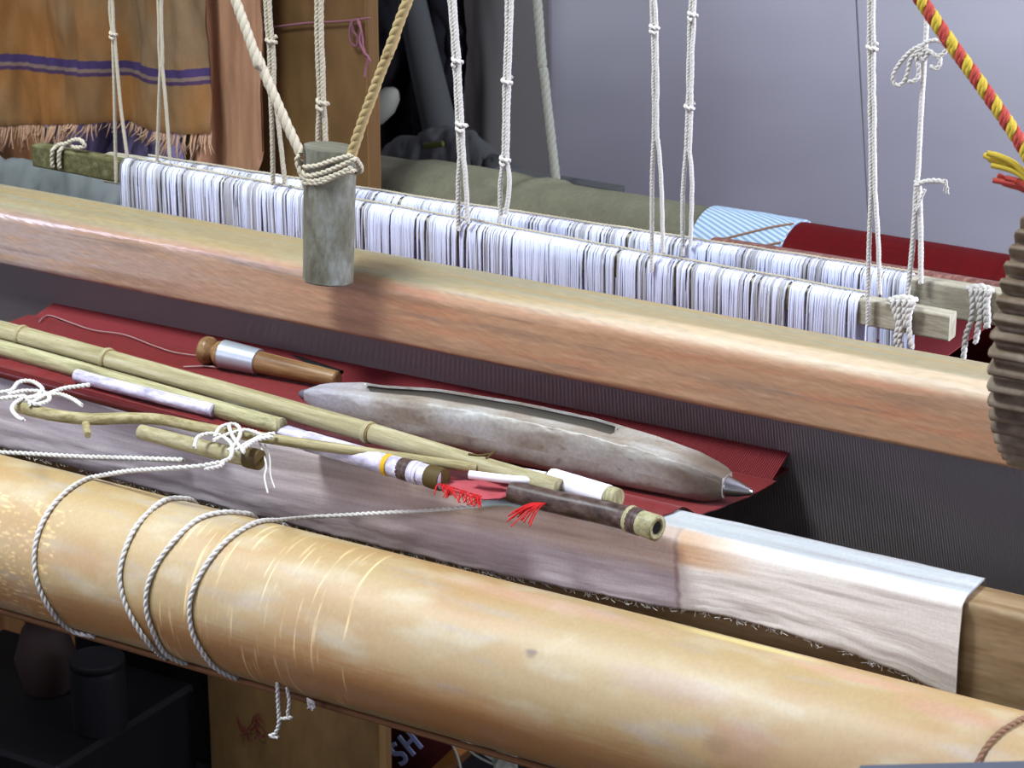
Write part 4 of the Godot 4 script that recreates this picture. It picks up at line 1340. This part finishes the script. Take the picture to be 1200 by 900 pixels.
func cords() -> void:
	cord("double white cord hanging before the striped towel, leftmost of the heddle cords", [[130, -8], [131, 20], [133, 42]], [[[132, 40], [134, 110], [136, 214]], [[134, 40], [141, 120], [149, 183]]], -0.364, -0.40, 0.0017, [[133, 41]], M.cord)
	cord("white cord forking in two before the striped towel, second heddle cord from left", [[187, -8], [188, 40], [189, 78]], [[[188, 76], [186, 130], [184, 188]], [[190, 76], [195, 130], [199, 188]]], -0.375, -0.40, 0.0017, [], M.cord)
	cord("white cord crossing the hanging block's left rope, forking above the heddles", [[313, -8], [315, 30], [318, 60], [319, 110]], [[[317, 108], [319, 160], [320, 216]], [[322, 108], [328, 160], [334, 214]]], -0.37, -0.40, 0.0022, [[318, 47]], M.cord)
	cord("thick white cord before the orange brown board, behind the hanging block", [[374, -8], [374, 40], [376, 90], [377, 124]], [[[375, 122], [373, 150], [372, 224]], [[379, 122], [381, 150], [383, 224]]], -0.385, -0.40, 0.0025, [[378, 122]], M.cord)
	cord("double white cord with two knots, first right of the hanging block", [[529, -8], [532, 30], [535, 72], [539, 148], [541, 185]], [[[539, 183], [537, 215], [537, 270]], [[543, 183], [546, 215], [548, 262]]], -0.365, -0.40, 0.0022, [[536, 72], [541, 148]], M.white)
	cord("white knotted cord beside the thick grey rope, second right of the hanging block", [[597, -8], [596, 40], [594, 95], [593, 150], [592, 190]], [[[590, 188], [586, 220], [587, 262]], [[594, 188], [597, 215], [593, 250]]], -0.385, -0.40, 0.0021, [[594, 95], [592, 188]], M.white)
	cord("white cord hanging near the middle of the pale wall, left one of its pair", [[765, -8], [767, 34], [768, 90], [768, 165]], [[[766, 163], [764, 215], [764, 318]], [[771, 163], [775, 215], [777, 296]]], -0.365, -0.40, 0.0018, [[767, 34]], M.white)
	cord("white cord with a high knot before the pale wall's middle, right of its pair", [[812, -8], [811, 18], [809, 70], [808, 125], [806, 178]], [[[804, 176], [800, 230], [800, 300]], [[808, 176], [811, 215], [809, 288]]], -0.425, -0.40, 0.0019, [[812, 18], [808, 125]], M.white)
	cord("white cord with one knot, hanging to the bare right end of the front heddle bar", [[1021, -8], [1021, 54], [1022, 130], [1023, 220]], [[[1021, 218], [1018, 300], [1017, 382]], [[1025, 218], [1029, 280], [1031, 345]]], -0.365, -0.40, 0.0019, [[1022, 55]], M.white)
	# cord with the bow
	var b := MB.new()
	b.rope(curve(path_z([[1086, -40], [1086, 20], [1084, 60], [1082, 90], [1079, 140], [1076, 200], [1074, 214]], -0.425), 6), 0.0021, 3, 0.010)
	for q in [[[1074, 212], [1070, 280], [1063, 350]], [[1077, 212], [1079, 270], [1079, 332]]]:
		b.rope(curve(path_z(q, -0.424), 6), 0.0022, 3, 0.010)
	var t := on_z(1086, -40, -0.425)
	b.rope(PackedVector3Array([Vector3(t.x, 1.739, -0.40), t]), 0.0021, 3, 0.010)
	var o := obj("hanging_rope", b, M.white)
	tag(o, "white cord tied with a loopy bow near its top, rightmost of the heddle cords", "rope", "ropes hanging from the loom frame")
	b = MB.new()
	for q in [
		[[1083, 52], [1070, 58], [1056, 72], [1047, 88], [1048, 98], [1056, 99], [1063, 88], [1067, 70], [1078, 56], [1084, 50]],
		[[1080, 56], [1074, 66], [1077, 82], [1074, 93], [1064, 96]],
		[[1084, 50], [1096, 47], [1108, 52], [1108, 60], [1098, 66], [1086, 58], [1080, 64]],
		[[1092, 62], [1102, 70], [1098, 80], [1090, 78]],
		[[1084, 50], [1078, 62], [1083, 70], [1088, 60]]]:
		b.rope(curve(path_z(q, -0.420), 5), 0.0019, 2, 0.008, 5)
	obj("bow", b, M.white, o)
	b = MB.new()
	b.rope(curve(path_z([[1073, 218], [1080, 214], [1088, 212], [1098, 212], [1107, 213]], -0.420), 5), 0.0022, 2, 0.008, 5)
	b.rope(curve(path_z([[1072, 246], [1078, 236], [1084, 222]], -0.420), 5), 0.0014, 2, 0.007, 5)
	for i in 12:
		var a := on_z(1105, 213, -0.420)
		b.tube(curve(PackedVector3Array([a, a + Vector3(0.003, R.randf_range(-0.003, 0.002), 0), a + Vector3(R.randf_range(0.001, 0.006), R.randf_range(-0.009, 0.002), 0.001)]), 3), 0.0005, 4)
	obj("frayed_end", b, M.white, o)
	# thin dark wire
	b = MB.new()
	var w0 := on_z(1003, -10, -0.46)
	var w1 := on_z(1022, 336, -0.46)
	b.tube(PackedVector3Array([Vector3(w0.x - 0.02, 1.739, -0.41), w0, w1]), 0.0009, 6)
	tag(obj("wire", b, M.wire), "thin dark grey wire hanging just left of the cord with one knot", "wire")
	# thick grey rope
	b = MB.new()
	var g0 := on_z(629, -10, -0.82)
	var g1 := on_z(638, 90, -0.82)
	b.rope(curve(PackedVector3Array([Vector3(g0.x - 0.06, 1.739, -0.82), g0, g1, on_z(653, 222, -0.82)]), 8), 0.0048, 3, 0.024)
	tag(obj("rope", b, M.cord_grey), "thick grey-green rope hanging down to the warp roll before the pale wall", "rope")

	# block hung from a rope on two sides
	var z := -0.223
	var c0 := on_z(383, 328, z)
	var c1 := on_z(385, 172, z)
	var blk := thing("hanging_block", "grey-brown wooden cylinder block hung from a rope in front of the batten's hand rail", "block", "", c0)
	b = MB.new()
	var rows := []
	for i in 27:
		var f: float = [0.0, 0.0, 0.01, 0.02][i] if i < 4 else (i - 3) / 23.0 * 0.96 + 0.02
		if i == 26:
			f = 1.0
		var c := c0.lerp(c1, f)
		var row := PackedVector3Array()
		var r := 0.0222 + 0.0012 * f
		if i == 0:
			r *= 0.90
		if i == 26:
			r *= 0.92
		for k in 40:
			var a := TAU * k / 40.0
			var rr := r * (1.0 + 0.02 * nz(cos(a) * 2.0, f * 3.0, sin(a) * 2.0))
			# a flat cut face on the left
			var flatcut := 0.0195 / maxf(cos(a - 2.55), 0.05)
			row.append(c + Vector3(cos(a) * minf(rr, flatcut) * 1.02, 0, sin(a) * minf(rr, flatcut) * 0.72))
		rows.append(row)
	b.grid(rows)
	obj("wood", b, M.block, blk)
	b = MB.new()
	for q in [[[348, 190], [352, 200], [362, 206], [385, 200], [408, 190], [416, 186]], [[352, 206], [366, 212], [390, 206], [412, 196]], [[354, 214], [375, 214], [398, 204], [416, 200]], [[356, 196], [372, 194], [384, 190], [396, 186], [412, 182]], [[350, 182], [348, 190], [354, 208], [358, 218]]]:
		b.rope(curve(path_z(q, z + 0.0165), 5), 0.0022, 2, 0.010, 5)
	b.rope(curve(PackedVector3Array([on_z(417, 186, z + 0.012), on_z(422, 200, z - 0.004), on_z(400, 200, z - 0.017), on_z(365, 196, z - 0.017), on_z(348, 188, z)]), 6), 0.0026, 2, 0.010, 5)
	obj("lashing", b, M.cord, blk)
	var rp := func(label: String, pts: Array, r: float, m: Material, zz: float, n: int) -> void:
		var k := MB.new()
		var p := path_z(pts, zz)
		var dd := (p[0] - p[1]).normalized()
		var tt := p[0] + dd * ((1.739 - p[0].y) / dd.y)
		tt.z = -0.24
		var pp := PackedVector3Array([tt])
		pp.append_array(p)
		k.rope(curve(pp, 6), r, n, r * 5.2, 7)
		tag(obj("block_rope", k, m), label, "rope", "ropes of the hanging block")
	rp.call("twisted cream rope holding the hanging block from its upper left", [[274, -6], [300, 62], [318, 105], [338, 150], [352, 180]], 0.0041, M.cord, z + 0.012, 3)
	rp.call("twisted tan rope holding the hanging block from its upper right", [[480, -6], [464, 40], [448, 80], [436, 112], [424, 145], [411, 184]], 0.0042, M.rope_tan, z + 0.012, 3)

func foreground() -> void:
	# white cord wound round the cloth beam: each turn as seen from the front, closed round the back
	var turn := func(pts: Array, r: float) -> PackedVector3Array:
		var o := PackedVector3Array()
		for q in pts:
			o.append(on_round(q[0], q[1], RC.y, RC.x, RR + r))
		return o
	var b := MB.new()
	var cr := 0.0019
	var loops := [
		[[108, 559], [85, 570], [62, 592], [47, 618], [40, 648], [44, 684], [60, 716], [82, 738], [104, 750]],
		[[222, 581], [200, 584], [183, 592], [160, 616], [146, 645], [140, 675], [146, 706], [160, 734], [176, 756], [192, 771]],
		[[292, 598], [262, 600], [232, 608], [205, 632], [184, 660], [172, 690], [172, 718], [180, 742], [192, 764]],
		[[322, 609], [300, 612], [272, 628], [248, 652], [230, 682], [222, 708], [225, 740], [238, 766], [254, 784], [274, 797]]]
	for k in loops.size():
		var p: PackedVector3Array = turn.call(loops[k], cr)
		# on behind the beam to where the next turn comes up
		var e := p[p.size() - 1]
		var nx: PackedVector3Array = turn.call(loops[mini(k + 1, 3)], cr)
		var s := nx[0]
		var a0 := atan2(e.y - RC.y, e.z - RC.x)
		var a1 := atan2(s.y - RC.y, s.z - RC.x) - TAU
		for j in range(1, 15):
			var f := j / 15.0
			var a := lerpf(a0, a1, f)
			p.append(Vector3(lerpf(e.x, s.x, f), RC.y + (RR + cr) * sin(a), RC.x + (RR + cr) * cos(a)))
		if k < 3:
			p.append(s)
		b.rope(curve(p, 4), cr, 2, 0.011, 6)
	# from the first turn up to the knotted branch
	var lead := PackedVector3Array([on_y(262, 541, 0.8975), on_y(235, 546, 0.890), on_y(195, 549, 0.884), on_y(150, 552, 0.872), on_round(108, 559, RC.y, RC.x, RR + cr)])
	b.rope(curve(lead, 5), cr, 2, 0.011, 6)
	# from the last turn across to the knot by the red threads
	lead = PackedVector3Array([on_round(322, 609, RC.y, RC.x, RR + cr), on_z(380, 605, -0.072), on_z(450, 601, -0.076), on_z(520, 597, -0.080), on_z(572, 592, -0.082)])
	b.rope(curve(lead, 5), 0.0017, 2, 0.010, 6)
	var o := obj("wound_cord", b, M.white)
	tag(o, "white cord wound four times round the left part of the cloth beam", "cord")
	b = MB.new()
	b.tube(curve(PackedVector3Array([on_z(564, 592, -0.081), on_z(580, 588, -0.081), on_z(598, 590, -0.081), on_z(620, 592, -0.081)]), 5), PackedFloat32Array([0.002, 0.003, 0.0042, 0.0048, 0.005, 0.005, 0.0048, 0.0045, 0.004, 0.0034, 0.003, 0.0034, 0.004, 0.0034, 0.0022, 0.0015]), 10, 0.6)
	b.rope(curve(PackedVector3Array([on_z(618, 592, -0.082), on_y(632, 585, 0.893), on_y(652, 576, 0.899)]), 5), 0.0017, 2, 0.01, 5)
	obj("blue_knot", b, mat(Color(0.66, 0.74, 0.74), 0.8), o)
	# second string across the cloth at left
	b = MB.new()
	b.rope(curve(path_z([[-40, 529], [20, 531], [90, 535], [160, 537], [215, 539]], -0.080), 5), 0.0021, 2, 0.011, 6)
	tag(obj("straight_string", b, M.white), "straight white string across the grey cloth at the far left, above the round beam", "string")
	# brown string round the right end of the beam
	b = MB.new()
	var p: PackedVector3Array = turn.call([[1215, 835], [1195, 844], [1172, 858], [1155, 876], [1144, 897], [1138, 925], [1142, 960]], 0.0016)
	var e := p[p.size() - 1]
	var s := p[0]
	var a0 := atan2(e.y - RC.y, e.z - RC.x)
	var a1 := atan2(s.y - RC.y, s.z - RC.x) - TAU
	for j in range(1, 20):
		var f := j / 19.0
		var a := lerpf(a0, a1, f)
		p.append(Vector3(lerpf(e.x, s.x, f), RC.y + (RR + 0.0016) * sin(a), RC.x + (RR + 0.0016) * cos(a)))
	b.rope(curve(p, 4), 0.0018, 2, 0.009, 6)
	tag(obj("brown_string", b, M.brown_string), "brown string tied round the right end of the cloth beam", "string")

	# toothed wheel on its axle at the right edge
	var c := on_z(1266, 379, -0.10)
	var t := thing("ratchet_wheel", "dark brown toothed wheel cut off by the right edge of the picture", "wheel", "", c)
	var rows := []
	var teeth := 54
	for q in [[-0.024, 0.90], [-0.022, 1.0], [0.022, 1.0], [0.024, 0.90]]:
		var row := PackedVector3Array()
		for i in teeth:
			for k in [[0.0, 0.93], [0.18, 0.99], [0.32, 1.0], [0.55, 0.985], [0.68, 0.93], [0.84, 0.90]]:
				var a: float = TAU * (i + k[0]) / teeth
				var r: float = 0.0945 * k[1] * (1.0 if q[1] == 1.0 else 0.97)
				row.append(c + Vector3(q[0], r * sin(a), r * cos(a)))
		rows.append(row)
	b = MB.new()
	b.grid(rows)
	obj("toothed_rim", b, M.wheel, t)
	b = MB.new()
	b.lathe(c + Vector3(-0.04, 0, 0), Vector3(0.74, c.y, c.z), [[0.0, 0.010], [0.02, 0.012], [1.0, 0.012]], 16)
	obj("axle", b, M.frame, t)

	# red and yellow twisted rope with a tassel
	var rp := path_z([[1068, -16], [1110, 45], [1150, 100], [1190, 158], [1222, 212]], -0.02)
	var dd := (rp[0] - rp[1]).normalized()
	var pth := PackedVector3Array([rp[0] + dd * 0.4])
	pth.append_array(rp)
	pth = curve(pth, 6)
	t = thing("tasselled_rope", "red and yellow twisted rope slanting down at the top right, with a frayed tassel", "rope", "", Vector3(rp[4].x, rp[4].y, rp[4].z))
	for k in 2:
		b = MB.new()
		# each colour is a pair of strands, half a turn apart
		var acc := 0.0
		var p1 := PackedVector3Array()
		var p2 := PackedVector3Array()
		var total := 0.0
		for i in range(1, pth.size()):
			total += pth[i].distance_to(pth[i - 1])
		var st := int(total / 0.0010)
		var i := 0
		var base := 0.0
		for q in st:
			var dist := total * q / st
			while i < pth.size() - 2 and base + pth[i].distance_to(pth[i + 1]) < dist:
				base += pth[i].distance_to(pth[i + 1])
				i += 1
			var f := (dist - base) / pth[i].distance_to(pth[i + 1])
			var tt := (pth[i + 1] - pth[i]).normalized()
			var nn := (Vector3.FORWARD - tt * Vector3.FORWARD.dot(tt)).normalized()
			var bb := tt.cross(nn)
			var a := TAU * dist / 0.0145 + PI * k
			p1.append(pth[i].lerp(pth[i + 1], f) + (nn * cos(a) + bb * sin(a)) * 0.0022)
			p2.append(pth[i].lerp(pth[i + 1], f) + (nn * cos(a + 1.2) + bb * sin(a + 1.2)) * 0.0022)
		b.tube(p1, 0.0021, 7)
		b.tube(p2, 0.0021, 7)
		obj("yellow_strand" if k == 0 else "red_strand", b, M.yellow_yarn if k == 0 else M.yarn_red, t)
	for k in 2:
		b = MB.new()
		var kn := on_z(1216, 222, -0.02)
		for i in 9:
			var e2 := on_z(R.randf_range(1152, 1166), (R.randf_range(174, 196) if k == 0 else R.randf_range(196, 206)), -0.02 + R.randf_range(-0.005, 0.005))
			if k == 1:
				e2 = on_z(R.randf_range(1163, 1192), R.randf_range(204, 216), -0.02 + R.randf_range(-0.005, 0.005))
			b.tube(curve(PackedVector3Array([kn, kn.lerp(e2, 0.5) + Vector3(0, (0.004 if k == 0 else -0.001) + R.randf_range(-0.002, 0.002), 0), e2]), 5), 0.0017, 6)
		obj("yellow_tassel" if k == 0 else "red_tassel", b, M.yellow_yarn if k == 0 else M.yarn_red, t)
	# low stand whose padded top just shows at the bottom right
	var s0 := on_z(985, 899, 0.36)
	var s1 := on_y(1225, 892.5, s0.y)
	var sd := (s1 - s0).normalized()
	t = thing("padded_stand", "grey-blue padded top of a stand, just showing at the bottom right edge", "stand", "", Vector3((s0.x + s1.x) / 2, 0, (s0.z + s1.z) / 2))
	b = MB.new()
	b.box((s0 + s1) / 2 + Vector3(0, -0.0118, 0) + sd.cross(Vector3.UP) * 0.0235, Vector3(s0.distance_to(s1), 0.032, 0.05), 0.008, Basis(sd, Vector3.UP, sd.cross(Vector3.UP)))
	obj("pad", b, M.blue_cloth, t)
	for f in [0.15, 0.85]:
		var lp := s0.lerp(s1, f)
		obj("leg", slab(Vector3(lp.x - 0.012, 0, lp.z - 0.012), Vector3(lp.x + 0.012, s0.y - 0.031, lp.z + 0.012), 0.002), M.frame, t)
